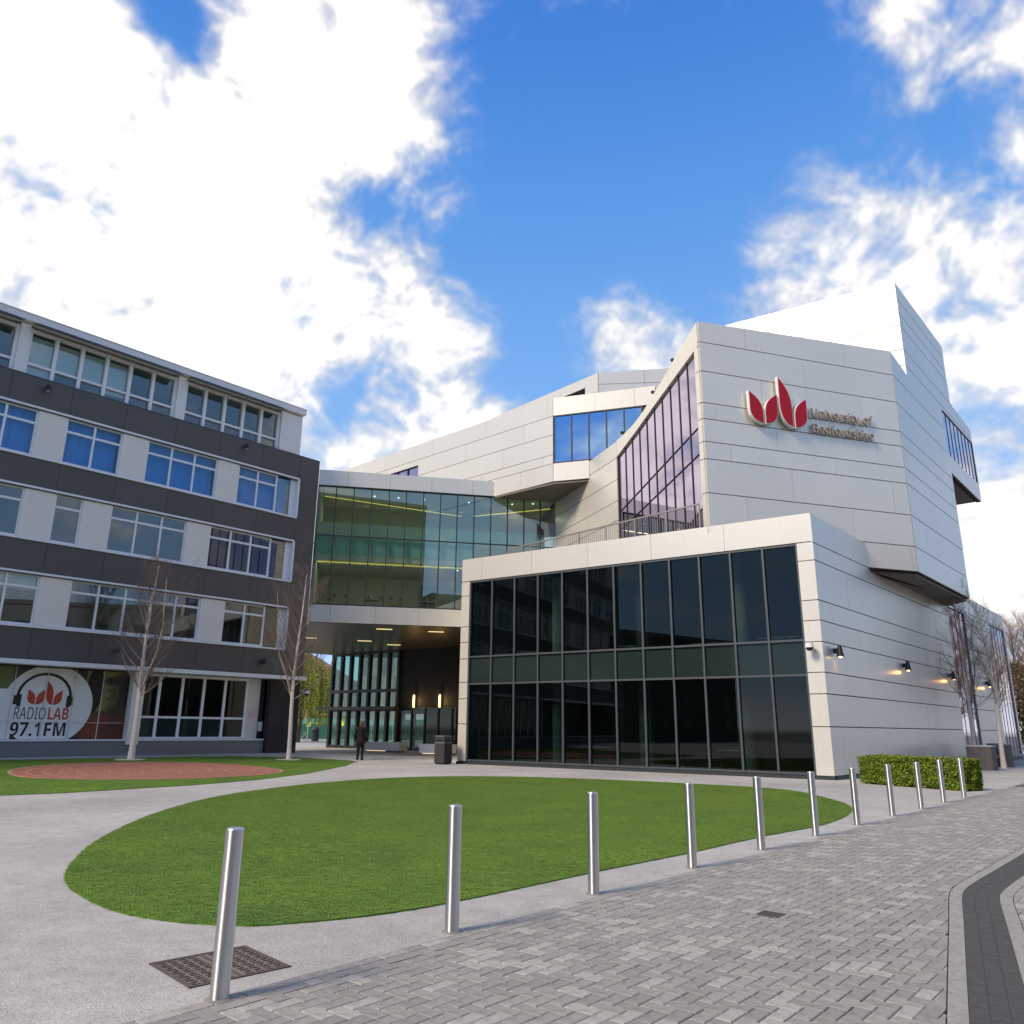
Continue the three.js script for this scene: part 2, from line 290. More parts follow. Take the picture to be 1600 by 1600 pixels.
// herringbone block paving, its border courses and the dark channel
function chamfered(w, d, h = 0.05, c = 0.005) {
  const X = w / 2, Z = d / 2, x = X - c, z = Z - c, P = [], I = [];
  const ring = (a, b, y) => { const o = P.length / 3; P.push(-a, y, b, a, y, b, a, y, -b, -a, y, -b); return o; };
  const quad = (a, b, c2, d2) => I.push(a, b, c2, a, c2, d2);
  let t = ring(x, z, 0); quad(t, t + 1, t + 2, t + 3);
  let a = ring(x, z, 0), b = ring(X, Z, -c); for (let k = 0; k < 4; k++) { const n = (k + 1) % 4; quad(b + k, b + n, a + n, a + k); }
  a = ring(X, Z, -c); b = ring(X, Z, -h); for (let k = 0; k < 4; k++) { const n = (k + 1) % 4; quad(b + k, b + n, a + n, a + k); }
  const g = new THREE.BufferGeometry(); g.setAttribute('position', new THREE.Float32BufferAttribute(P, 3));
  g.setAttribute('uv', new THREE.Float32BufferAttribute(P.flatMap((_, i) => (i % 3 ? [] : [P[i] + 0.5, P[i + 2] + 0.5])), 2)); g.setIndex(I);
  const f = g.toNonIndexed(); f.computeVertexNormals(); return f;
}
{
  const speck = tex(512, (i, j, n) => { const v = 205 + 34 * tiled(i, j, n, 16, 4, 3) + 90 * (rnd() - 0.5); return [v, v, v * 0.99]; }, { rep: 1.3 });
  const speckB = tex(256, () => 60 + 190 * rnd(), { srgb: false, rep: 3 });
  const tones = [0.385, 0.41, 0.44, 0.47, 0.56].map((k, i) => std([k * 1.01, k * 0.985, k * (i === 1 ? 0.96 : 0.93)], 0.92, 0, { map: speck, bumpMap: speckB, bumpScale: 0.002 }));
  const pick = () => { const r = rnd(); return r < 0.2 ? 0 : r < 0.48 ? 1 : r < 0.72 ? 2 : r < 0.86 ? 3 : 4; };
  const paving = thing('block_paving', null, null); paving.name = 'block_paving'; paving.userData.kind = 'structure'; paving.userData.label = 'grey herringbone block paving beside the bollards';
  // kerb curve of the dark channel: measured as ground points, carried on straight at both ends
  const curve = new THREE.CatmullRomCurve3([[0.55, -1.45], [2.51, -5.07], [4.01, -7.82], [4.4, -8.54], [4.6, -8.89], [4.74, -9.1], [4.93, -9.34], [5.2, -9.66], [5.8, -10.34], [7.5, -12.28], [11, -16.3], [24, -31.2]].map(([x, z]) => new THREE.Vector3(x, 0, z)), false, 'centripetal');
  const C = curve.getSpacedPoints(360).map((p) => [p.x, p.z]);
  const sideOf = (x, z) => { // signed distance to the right of the curve
    let best = 1e9, s = 0, bi = 0; for (let i = 0; i < C.length - 1; i++) { const dx = C[i + 1][0] - C[i][0], dz = C[i + 1][1] - C[i][1], L = Math.hypot(dx, dz), t = Math.min(1, Math.max(0, ((x - C[i][0]) * dx + (z - C[i][1]) * dz) / L / L)); const ex = x - C[i][0] - dx * t, ez = z - C[i][1] - dz * t, e = ex * ex + ez * ez; if (e < best) { best = e; s = Math.sign(-(ex * dz) + ez * dx) * Math.sqrt(e); bi = i; } } return [s, bi];
  };
  const strips = [[0, 0.115, 'light'], [0.115, 0.44, 'dark'], [0.44, 0.555, 'light']], OUT = 0.555;
  const P = 0.218, w = P / 2, B = [], cut = [];
  const brickH = chamfered(P - 0.007, w - 0.007), y0 = 0.0;
  const nA = Math.ceil(34 / w), nC = Math.ceil(12 / w);
  for (let i = -Math.ceil(7 / w); i < nA; i++) for (let j = 1; j < nC; j++) {
    const t = (((i - j) % 4) + 4) % 4; if (t !== 0 && t !== 2) continue;
    const a0 = i * w, a1 = a0 + (t === 0 ? P : w), c0 = (t === 0 ? j * w : (j - 1) * w), c1 = c0 + (t === 0 ? w : P); // clip the pattern against the border
    const [x, z] = onLine((a0 + a1) / 2, (c0 + c1) / 2);
    if (z > 0.5 || Math.hypot(x, z) > 30 || x > 0.9 * -z + 2 || x < -0.9 * -z - 1) continue;
    const [sd, bi] = sideOf(x, z);
    if (sd > -0.16 && sd < OUT + 0.16 || c0 < w * 1.02 + 0.001 || (sd > 3.5)) {
      if ((sd > 0.13 && sd < OUT - 0.13) || c1 < w * 1.1) continue;
      let poly = [[a0 + 0.0035, c0 + 0.0035], [a1 - 0.0035, c0 + 0.0035], [a1 - 0.0035, c1 - 0.0035], [a0 + 0.0035, c1 - 0.0035]];
      poly = clipHalf(poly, 0, -1, -(w + 0.004));
      if (poly.length > 2 && Math.abs(sd) < 0.2 || Math.abs(sd - OUT) < 0.2) {
        const p0 = C[bi], p1 = C[bi + 1], A0 = [along(...p0), across(...p0)], A1 = [along(...p1), across(...p1)], L = Math.hypot(A1[0] - A0[0], A1[1] - A0[1]), nx = -(A1[1] - A0[1]) / L, ny = (A1[0] - A0[0]) / L, c = nx * A0[0] + ny * A0[1];
        poly = sd < 0.3 ? clipHalf(poly, nx, ny, c - 0.006) : clipHalf(poly, -nx, -ny, -(c + OUT + 0.006));
      }
      if (poly.length > 2 && areaOf(poly) > 0.0006) cut.push(poly);
      continue;
    }
    B.push([x, z, t === 0 ? 0 : 1, Math.hypot(x, z), pick(), rr(-0.0015, 0.0015)]);
  }
  const turn = (90 - LINE_AZ) * RAD, visible = (b) => { const d = ray(800, 800); return b[1] < -4.6 && b[0] < 0.66 * -b[1] + 0.2 && b[0] > -0.66 * -b[1]; };
  B.sort((a, b) => (visible(b) ? 1 : 0) - (visible(a) ? 1 : 0) || a[3] - b[3]);
  B.slice(0, 300).forEach(([x, z, v, , k, dy]) => { const m = mesh('paver', brickH, tones[k], paving); m.position.set(x, y0 + dy, z); m.rotation.y = turn + (v ? Math.PI / 2 : 0); });
  const rest = B.slice(300), im = new THREE.InstancedMesh(brickH, std([1, 1, 1], 0.92, 0, { map: speck, bumpMap: speckB, bumpScale: 0.002 }), rest.length); im.name = 'paver_field'; im.userData.kind = 'stuff'; im.castShadow = im.receiveShadow = true;
  const mt = new THREE.Matrix4(), q = new THREE.Quaternion(), up = new THREE.Vector3(0, 1, 0), cc = new THREE.Color();
  rest.forEach(([x, z, v, , k, dy], i) => { q.setFromAxisAngle(up, turn + (v ? Math.PI / 2 : 0)); mt.compose(new THREE.Vector3(x, y0 + dy, z), q, new THREE.Vector3(1, 1, 1)); im.setMatrixAt(i, mt); im.setColorAt(i, cc.copy(tones[k].color)); });
  paving.add(im);
  const flat = (poly) => prism(poly.map(([a, c]) => onLine(a, c)), -0.05, 0.0);
  const groups = [[], [], [], [], []]; for (const p of cut) groups[pick()].push(flat(p));
  groups.forEach((gs, k) => { if (gs.length) { const m = mesh('cut_paver', mergeGeometries(gs), tones[k], paving); m.userData.kind = 'stuff'; } });
  // border course along the bollards
  const hb = chamfered(P - 0.008, w - 0.008), course = new THREE.InstancedMesh(hb, std([1, 1, 1], 0.92, 0, { map: speck }), 160); course.name = 'border_course'; course.userData.kind = 'stuff';
  for (let k = 0; k < 160; k++) { const [x, z] = onLine(-3 + k * P, w / 2); q.setFromAxisAngle(up, turn); mt.compose(new THREE.Vector3(x, 0.002 + rr(-0.001, 0.001), z), q, new THREE.Vector3(1, 1, 1)); course.setMatrixAt(k, mt); course.setColorAt(k, cc.copy(tones[pick()].color)); }
  course.castShadow = course.receiveShadow = true; paving.add(course);
  // channel blocks
  const normalAt = (i) => { const a = C[Math.max(0, i - 1)], b = C[Math.min(C.length - 1, i + 1)], L = Math.hypot(b[0] - a[0], b[1] - a[1]); return [-(b[1] - a[1]) / L, (b[0] - a[0]) / L]; };
  const light = std([0.46, 0.455, 0.43], 0.92, 0, { map: speck, bumpMap: speckB, bumpScale: 0.002 }), dark = std([0.105, 0.105, 0.105], 0.9, 0, { map: speck, bumpMap: speckB, bumpScale: 0.003 });
  for (const [o0, o1, kind] of strips) {
    const gs = [], cols = kind === 'dark' ? 3 : 1;
    for (let i = 0; i < C.length - 1; i += kind === 'dark' ? 1 : 2) {
      const j = Math.min(C.length - 1, i + (kind === 'dark' ? 1 : 2)); if (Math.hypot(...C[i]) > 26) break;
      const n0 = normalAt(i), n1 = normalAt(j);
      for (let k = 0; k < cols; k++) {
        const a = o0 + (o1 - o0) * k / cols + (kind === 'dark' ? 0.0008 : 0.002), b = o0 + (o1 - o0) * (k + 1) / cols - (kind === 'dark' ? 0.0008 : 0.002), e = (kind === 'dark' ? 0.0022 : 0.0014) / Math.hypot(C[j][0] - C[i][0], C[j][1] - C[i][1]);
        const at = (s, t) => [C[i][0] + (C[j][0] - C[i][0]) * t + (n0[0] + (n1[0] - n0[0]) * t) * s, C[i][1] + (C[j][1] - C[i][1]) * t + (n0[1] + (n1[1] - n0[1]) * t) * s];
        gs.push(prism([at(a, e), at(b, e), at(b, 1 - e), at(a, 1 - e)], -0.05, (kind === 'dark' ? -0.004 : 0) + rr(-0.0012, 0.0012)));
      }
    }
    const m = mesh(kind === 'dark' ? 'channel_sett' : 'edging_block', mergeGeometries(gs), kind === 'dark' ? dark : light, paving); m.userData.kind = 'stuff'; m.userData.label = kind === 'dark' ? 'dark grey channel setts' : 'pale edging blocks';
  }
}
// ------------------------------------------------------------------ cladding and glazing builders
// rows: levels from bottom to top; joints(row) gives the upright joints; cells are cut to the outline and round the openings
function clad(part, poly, rows, joints, { mats = M.panel, thick = 0.06, hgap = 0.036, vgap = 0.012, holes = [], z = 0, name = 'panel', back = 0.22, backMat = M.joint, backName = 'backing_wall' } = {}) {
  let x0 = 1e9, x1 = -1e9; for (const [x] of poly) { x0 = Math.min(x0, x); x1 = Math.max(x1, x); }
  for (let r = 0; r < rows.length - 1; r++) {
    const cuts = [x0 - 1, ...joints(r).filter((s) => s > x0 + 0.15 && s < x1 - 0.15), x1 + 1];
    for (let c = 0; c < cuts.length - 1; c++) {
      let cells = [[cuts[c] + vgap / 2, cuts[c + 1] - vgap / 2, rows[r] + hgap / 2, rows[r + 1] - hgap / 2]];
      for (const [hx0, hx1, hy0, hy1] of holes) cells = cells.flatMap(([a, b, d, e]) => {
        if (hx0 >= b || hx1 <= a || hy0 >= e || hy1 <= d) return [[a, b, d, e]];
        const out = []; if (hx0 > a) out.push([a, hx0, d, e]); if (hx1 < b) out.push([hx1, b, d, e]);
        const l = Math.max(a, hx0), q = Math.min(b, hx1); if (hy0 > d) out.push([l, q, d, hy0]); if (hy1 < e) out.push([l, q, hy1, e]); return out;
      });
      for (const [a, b, d, e] of cells) { const p = clipRect(poly, a, b, d, e); if (p.length > 2 && areaOf(p) > 0.01) mesh(name, slab(p, z, z + thick), mats[Math.floor(rnd() * mats.length)], part); }
    }
  }
  if (back) { const hs = holes.map(([a, b, c, d]) => [[a, c], [b, c], [b, d], [a, d]]); mesh(backName, slab(poly, z - back, z - 0.004, hs), backMat, part); }
}
// panes between upright and level bars; one mesh for each pane and bar
function glaze(part, xs, ys, { glass = M.darkGlass, frame = M.frame, bw = 0.06, bd = 0.14, z = 0, skip, pane = 'pane', levels = true } = {}) {
  const y0 = ys[0], y1 = ys[ys.length - 1];
  for (const x of xs) box('mullion', x - bw / 2, x + bw / 2, y0 - bw / 2, y1 + bw / 2, z - bd / 2, z + bd / 2, frame, part);
  for (let i = 0; i < xs.length - 1; i++) {
    if (levels) for (const y of ys) box('transom', xs[i] + bw / 2 + 0.002, xs[i + 1] - bw / 2 - 0.002, y - bw / 2, y + bw / 2, z - bd / 2 + 0.01, z + bd / 2 - 0.012, frame, part);
    for (let j = 0; j < ys.length - 1; j++) { const g = skip ? skip(i, j) : glass; if (g === null) continue; box(pane, xs[i] + bw / 2 - 0.01, xs[i + 1] - bw / 2 + 0.01, ys[j] + bw / 2 - 0.01, ys[j + 1] - bw / 2 + 0.01, z - 0.004, z + 0.004, g || glass, part); }
  }
}
const lineup = (a, b, n) => Array.from({ length: n + 1 }, (_, i) => a + (b - a) * i / n);
const jointsEvery = (step, shift) => (r) => { const o = []; for (let s = -60 + ((r * shift) % step); s < 60; s += step) o.push(s); return o; };

// ------------------------------------------------------------------ charcoal office block on the left
const D1 = 41.7;
const office = thing('office_block', 'charcoal panelled office block with rows of white framed windows', 'building', [-10.91, 0, -41.95], (90 - D1) * RAD);
{
  const END = 1.22, LEFT = -46, rows = [[12.42, 14.63, 13.95], [8.92, 11.15, 10.52], [5.36, 7.57, 6.98]];
  // charcoal bands
  const bandLevels = [[14.66, 15.95], [11.18, 12.39], [7.6, 8.89], [4.08, 5.33]];
  const js = []; for (let s = -1.18; s > LEFT; s -= 2.37) js.push(s);
  const bandJ = [LEFT, ...js.slice().reverse(), 0.02];
  for (const [a, b] of bandLevels) for (let i = 0; i < bandJ.length - 1; i++) {
    box('charcoal_panel', bandJ[i] + 0.006, bandJ[i + 1] - 0.006, a, b, -0.03, 0.03, M.charcoal[i % 2], office);
  }
  // end strip of charcoal panels right of the windows
  for (const [y0, y1] of [[12.39, 14.66], [8.89, 11.18], [5.33, 7.6]]) for (const [a, b] of [[y0 + 0.006, (y0 + y1) / 2 - 0.006], [(y0 + y1) / 2 + 0.006, y1 - 0.006]]) box('charcoal_panel', -END + 0.036, 0.014, a, b, -0.03, 0.03, M.charcoal[0], office);
  // structure behind: slabs, end wall, roof, rooms
  box('backing_wall', LEFT, 0, 14.7, 15.9, -0.4, -0.04, M.interiorDark, office); for (const [a, b] of bandLevels.slice(1)) box('backing_wall', LEFT, 0, a + 0.02, b - 0.02, -0.4, -0.04, M.interiorDark, office);
  for (const y of [4.0, 7.72, 11.3, 14.85]) box('floor_slab', LEFT, -0.05, y, y + 0.3, -12, -0.42, M.interiorGrey, office);
  box('end_wall', -0.5, -0.02, 0, 15.9, -12, -0.42, M.brickDark, office);
  box('rear_wall', LEFT, 0, 0, 18.3, -12.3, -12.02, M.charcoal[0], office);
  box('far_end_wall', LEFT - 0.3, LEFT - 0.02, 0, 18.3, -12, 0.03, M.charcoal[0], office);
  for (const [a, b] of [[15.2, 18.1], [11.65, 14.8], [8.05, 11.25], [4.35, 7.7], [0.1, 3.95]]) box('corridor_wall', LEFT, -0.55, a, b, -4.6, -4.45, M.interiorGrey, office);
  // windows of the three charcoal storeys
  const units = [
    [['w', -17.7, -14.2, 3], ['p', -14.2, -13.0], ['w', -13.0, -10.65, 2], ['p', -10.65, -9.42], ['w', -9.42, -5.94, 3], ['p', -5.94, -4.73], ['w', -4.73, -2.5, 2], ['c', -2.5, -1.62]],
    [['w', -17.7, -14.2, 3], ['p', -14.2, -12.95], ['w', -12.95, -11.88, 1], ['p', -11.88, -10.63], ['w', -10.63, -7.15, 3], ['p', -7.15, -5.9], ['w', -5.9, -2.53, 3], ['c', -2.53, -1.62]],
    [['w', -16.6, -13.05, 3], ['p', -13.05, -11.8], ['w', -11.8, -6.0, 5], ['p', -6.0, -4.72], ['w', -4.72, -2.5, 2], ['c', -2.5, -1.62]],
  ];
  units.forEach((list, r) => { // the block goes on to the left, out of the frame, in the same rhythm
    let s = list[0][1]; const more = []; let k = r; while (s > LEFT + 4) { more.push(['p', s - 1.2, s]); const n = [3, 2, 3, 1][k++ % 4]; more.push(['w', s - 1.2 - n * 1.17, s - 1.2, n]); s -= 1.2 + n * 1.17; } list.unshift(...more);
  });
  const curtainGeo = (w, h, sd) => { const g = new THREE.PlaneGeometry(w, h, 40, 1), p = g.attributes.position; for (let i = 0; i < p.count; i++) { const x = p.getX(i); p.setZ(i, 0.035 * Math.sin(x * 26 + sd) + 0.025 * Math.sin(x * 11 + sd * 2)); } g.computeVertexNormals(); return g; };
  units.forEach((list, r) => {
    const [y0, y1, yt] = rows[r];
    for (const u of list) {
      const [kind, a, b, n] = u;
      if (kind === 'p') { // ribbed white infill board
        const g = [bx(a + 0.03, b - 0.03, y0 + 0.07, y1 - 0.09, -0.1, -0.02)]; for (let x = a + 0.09; x < b - 0.05; x += 0.11) g.push(bx(x, x + 0.055, y0 + 0.07, y1 - 0.09, -0.0201, -0.006));
        mesh('infill_board', mergeGeometries(g), M.ribbed, office); continue;
      }
      const w = sub('window', office), zf = -0.16;
      if (kind === 'c') { box('pane', a, b, y0 + 0.09, y1 - 0.1, zf - 0.004, zf + 0.004, M.officeGlass, w); box('frame', b, b + 0.07, y0 + 0.07, y1 - 0.08, zf - 0.04, zf + 0.04, M.whiteFrame, w); box('reveal', b + 0.07, END * -1 - 0.06, y0 + 0.07, y1 - 0.08, zf - 0.03, zf + 0.01, M.whiteFrame, w); }
      else {
        const f = [], xs = lineup(a, b, n), fw = 0.045;
        for (let i = 0; i <= n; i++) f.push(bx(xs[i] - fw, xs[i] + fw, y0 + 0.05, y1 - 0.06, zf - 0.05, zf + 0.06));
        f.push(bx(a, b, y0 + 0.05, y0 + 0.15, zf - 0.048, zf + 0.058), bx(a, b, y1 - 0.15, y1 - 0.06, zf - 0.048, zf + 0.058), bx(a, b, yt - 0.045, yt + 0.055, zf - 0.048, zf + 0.057));
        mesh('frame', mergeGeometries(f), M.whiteFrame, w);
        for (let i = 0; i < n; i++) { box('pane', xs[i] + fw - 0.01, xs[i + 1] - fw + 0.01, y0 + 0.14, yt - 0.04, zf - 0.004, zf + 0.004, r ? M.officeGlass : M.curtainGlass, w); box('pane', xs[i] + fw - 0.01, xs[i + 1] - fw + 0.01, yt + 0.05, y1 - 0.14, zf - 0.004, zf + 0.004, r ? M.officeGlass : M.curtainGlass, w); }
      }
      if (r === 0 && a > -20) { const m = mesh('curtain', curtainGeo(b - a - 0.02, y1 - y0 - 0.2, a), M.blueCurtain, w); m.position.set((a + b) / 2, (y0 + y1) / 2, zf - 0.24); }
      else if (kind === 'w' && rnd() < 0.5) { const m = box('blind', a + 0.06, b - 0.06, y1 - rr(0.5, 1.1), y1 - 0.14, zf - 0.14, zf - 0.12, M.plaster, w); }
    }
    // continuous sill, head and end frame of the window band
    box('sill', LEFT, -END, y0 - 0.03, y0 + 0.05, -0.2, 0.1, M.whiteFrame, office);
    const hd = box('head_rail', LEFT, -END, y1 - 0.055, y1 + 0.028, -0.2, 0.09, M.whiteFrame, office);
    box('end_frame', -END - 0.06, -END + 0.032, y0 + 0.052, y1 - 0.057, -0.2, 0.1, M.whiteFrame, office);
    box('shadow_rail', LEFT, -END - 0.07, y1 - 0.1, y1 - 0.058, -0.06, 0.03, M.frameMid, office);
  });
  // top storey: white piers, tall lights and a deep eave with tilted shades
  const lights = [[-14.99, -8.5, 6], [-7.95, -2.68, 5], [-21.9, -15.5, 6], [-28.9, -22.4, 6], [-35.9, -29.4, 6], [-42.9, -36.4, 6]];
  for (const [a, b, n] of lights) {
    const w = sub('window', office), xs = lineup(a, b, n), f = [], zf = -0.3;
    for (const x of xs) f.push(bx(x - 0.07, x + 0.07, 15.97, 18.15, zf - 0.05, zf + 0.16));
    f.push(bx(a, b, 15.97, 16.06, zf - 0.048, zf + 0.15), bx(a, b, 16.5, 16.6, zf - 0.048, zf + 0.12), bx(a, b, 18.02, 18.15, zf - 0.048, zf + 0.12));
    mesh('frame', mergeGeometries(f), M.whiteFrame, w);
    for (let i = 0; i < n; i++) for (const [c, d] of [[16.05, 16.51], [16.59, 18.03]]) box('pane', xs[i] + 0.06, xs[i + 1] - 0.06, c, d, zf - 0.004, zf + 0.004, M.officeGlass, w);
    for (let i = 0; i < n; i++) if (a > -15.1 && a < -14.9 ? i < 4 : rnd() < 0.35) box('blind', xs[i] + 0.08, xs[i + 1] - 0.08, 16.1 + rr(0, 0.5), 17.9, zf - 0.1, zf - 0.08, M.whiteBoard, w);
    // tilted sunshade along the eave
    const sh = mesh('sunshade', slab([[0, 0], [0.04, 0.02], [0.62, -0.2], [0.62, -0.24]], 0, b - a).rotateY(Math.PI / 2), M.frameMid, office); sh.scale.set(1, 1, -1); sh.position.set(a, 18.28, 0);
  }
  for (const [a, b] of [[-2.6, -1.3], [-8.43, -8.02], [-15.43, -15.06], [-22.33, -21.97], [-29.33, -28.97], [-36.33, -35.97], [LEFT, -42.97]]) box('pier', a, b, 15.97, 18.24, -0.5, -0.02, M.whiteBoard, office);
  box('side_wall', -1.62, -1.32, 15.97, 18.24, -12, -0.52, M.whiteBoard, office);
  box('roof', LEFT, -1.25, 18.31, 18.6, -12.2, 0.24, M.whiteBoard, office);
  box('roof_edge', LEFT, -1.23, 18.605, 18.65, -12.2, 0.27, M.whiteBoard, office);
  box('coping', LEFT, 0.03, 15.955, 15.985, -0.45, 0.05, M.charcoal[0], office);
  box('lower_roof', -1.3, 0.0, 15.6, 15.9, -12, -0.42, M.roofFelt, office);
  // ground storey: canopy band, plinth, glazing, poster, brick end
  box('canopy', LEFT, 0.06, 3.86, 4.04, -0.75, 0.32, M.whiteFrame, office);
  const zr = -0.6;
  box('plinth', LEFT, -1.78, 0, 0.86, zr - 0.3, -0.28, M.concreteWall, office);
  box('plinth_cap', LEFT, -1.78, 0.865, 0.93, zr - 0.2, -0.25, M.whiteFrame, office);
  box('brick_pier', -1.74, -0.02, 0, 3.85, -0.42, -0.06, M.brickDark, office);
  box('dark_recess', -2.0, -1.76, 0.0, 3.85, -1.4, -0.62, M.brickDark, office);
  box('grey_panel', -2.72, -2.02, 0.94, 3.84, zr - 0.1, zr + 0.02, M.aluminium[0], office);
  box('pilaster', -8.56, -8.04, 0.7, 3.84, zr - 0.05, zr + 0.42, M.ribbed, office);
  const gw = sub('window', office), xs = [-8.0, -7.2, -6.12, -5.05, -3.95, -2.78], f = [];
  for (const x of xs) f.push(bx(x - 0.065, x + 0.065, 0.95, 3.84, zr - 0.05, zr + 0.06));
  f.push(bx(-8, -2.78, 0.95, 1.02, zr - 0.048, zr + 0.055), bx(-8, -2.78, 1.84, 1.94, zr - 0.048, zr + 0.055), bx(-8, -2.78, 3.7, 3.83, zr - 0.048, zr + 0.055));
  mesh('frame', mergeGeometries(f), M.whiteFrame, gw);
  for (let i = 0; i < 5; i++) { box('pane', xs[i] + 0.06, xs[i + 1] - 0.06, 1.93, 3.71, zr - 0.004, zr + 0.004, M.darkGlass, gw); box('spandrel', xs[i] + 0.06, xs[i + 1] - 0.06, 1.01, 1.85, zr - 0.01, zr + 0.004, M.spandrel, gw); }
  for (const [a, b] of [[-28, -14.6]]) for (let i = 0; i < 10; i++) { const w = sub('window', office), x = a + (b - a) * i / 10; box('pane', x + 0.05, x + 1.27, 0.95, 3.8, zr - 0.004, zr + 0.004, M.darkGlass, w); box('frame', x - 0.05, x + 0.05, 0.95, 3.84, zr - 0.05, zr + 0.06, M.whiteFrame, w); }
  // printed film on the shop-front glazing
  const PW = 6.0, PH = 2.86, S = 200, cv = document.createElement('canvas'); cv.width = PW * S; cv.height = Math.round(PH * S); const c = cv.getContext('2d');
  const X = (s) => (s + 14.6) * S, Y = (y) => (3.8 - y) * S;
  c.fillStyle = '#3a3226'; c.fillRect(0, 0, cv.width, cv.height);
  c.fillStyle = '#7d7a3c'; c.fillRect(X(-10.4), 0, 420, Y(1.9)); c.fillStyle = '#4b3a20'; c.fillRect(X(-10.4), Y(2.1), 420, 400); c.fillStyle = '#5d6b3a'; c.fillRect(0, 0, X(-13.2), 220);
  c.fillStyle = '#15130f'; c.beginPath(); c.ellipse(X(-10.0), Y(3.0), 70, 190, 0, 0, 7); c.fill();
  // a man in a red shirt, half turned, as a soft out-of-focus print
  const blob = (x, y, rx, ry, col, soft = 0.6) => { c.save(); c.translate(X(x), Y(y)); c.scale(rx, ry); const g = c.createRadialGradient(0, 0, soft * 0.7, 0, 0, 1); g.addColorStop(0, col); g.addColorStop(1, col + '00'); c.fillStyle = g; c.beginPath(); c.arc(0, 0, 1, 0, 7); c.fill(); c.restore(); };
  blob(-9.2, 1.05, 280, 250, '#7a352c', 0.9); blob(-8.9, 1.1, 190, 220, '#54241f'); blob(-8.85, 2.95, 130, 190, '#231b13', 0.85); blob(-9.05, 2.2, 100, 100, '#352c1c');
  blob(-9.28, 2.85, 70, 135, '#6f6c48', 0.75); blob(-9.16, 2.8, 56, 125, '#4a4630', 0.5); blob(-9.4, 2.98, 26, 12, '#38351f', 0.4); blob(-9.42, 2.62, 34, 12, '#40392a', 0.4); blob(-9.45, 2.8, 14, 34, '#84815c', 0.4); blob(-9.3, 3.38, 90, 50, '#231b13', 0.6);
  c.fillStyle = '#dfe4e6'; c.beginPath(); c.ellipse(X(-11.75), Y(2.3), 345, 325, 0, 0, 7); c.fill(); c.fillRect(0, Y(2.9), X(-13), 800);
  c.strokeStyle = '#1d1a18'; c.lineWidth = 22; c.beginPath(); c.ellipse(X(-11.95), Y(2.6), 200, 190, 0, Math.PI, 2 * Math.PI); c.stroke();
  c.fillStyle = '#1d1a18'; for (const [x, e] of [[-200, 1], [200, -1]]) { c.fillRect(X(-11.95) + x - 28, Y(2.66), 56, 74); c.fillRect(X(-11.95) + x - 12 + e * 14, Y(2.66) - 10, 28, 100); }
  const leafPath = (ctx, x, y, w2, h2, side0) => { const sd = -side0, tx = sd > 0 ? x : x + w2, fx = sd > 0 ? x + w2 : x, Yc = (v) => y + h2 - v; ctx.beginPath(); ctx.moveTo(tx, Yc(h2)); ctx.bezierCurveTo(tx + sd * w2 * 0.62, Yc(h2 * 0.8), fx, Yc(h2 * 0.72), fx, Yc(h2 * 0.3)); ctx.lineTo(fx, Yc(0)); ctx.bezierCurveTo(tx + sd * w2 * 0.35, Yc(h2 * 0.04), tx, Yc(h2 * 0.2), tx, Yc(h2 * 0.48)); ctx.fill(); };
  c.fillStyle = '#b5402f'; const lx = X(-11.95), ly = Y(2.3); leafPath(c, lx - 128, ly - 122, 62, 122, -1); leafPath(c, lx - 60, ly - 124, 62, 124, 1); leafPath(c, lx + 8, ly - 196, 58, 196, -1); leafPath(c, lx + 72, ly - 122, 62, 122, 1);
  const write = (text, font, fill, x, y, width) => { c.font = font; c.fillStyle = fill; const k = width / c.measureText(text).width; c.save(); c.translate(x, y); c.scale(k, 1); c.fillText(text, 0, 0); c.restore(); };
  write('RADIO', '132px sans-serif', '#3a3533', X(-13.02), Y(1.72), 248); write('LAB', 'bold 132px sans-serif', '#b5402f', X(-11.76), Y(1.72), 172); write('97.1FM', 'bold 150px sans-serif', '#1b1614', X(-13.05), Y(1.06), 430);
  const pt = new THREE.CanvasTexture(cv); pt.colorSpace = THREE.SRGBColorSpace;
  const pg = new THREE.PlaneGeometry(PW, PH); const film = mesh('poster', pg, phys([1, 1, 1], { map: pt, roughness: 0.25 }), office); film.position.set(-14.6 + PW / 2, 3.8 - PH / 2, zr + 0.01); film.userData.label = 'printed window film with a red leaf emblem, headphones and radio lettering';
  box('poster_backing', -14.6, -8.6, 0.94, 3.8, zr - 0.06, zr, M.interiorDark, office);
  for (const x of [-14.6, -13.15, -11.95, -10.85, -9.7]) box('glazing_bar', x - 0.012, x + 0.012, 0.94, 3.8, zr + 0.012, zr + 0.04, x > -10 ? M.whiteFrame : M.aluminium[0], office);
  box('glazing_bar', -14.57, -8.6, 1.6, 1.62, zr + 0.014, zr + 0.036, M.aluminium[0], office);
  const nt = box('notice', -2.55, -2.28, 1.9, 2.25, zr + 0.021, zr + 0.028, std([0.7, 0.45, 0.45], 0.7), office); nt.userData.label = 'small red and white notice';
  box('meter_box', -1.98, -1.78, 1.3, 1.75, -0.6, -0.5, M.white, office);
}
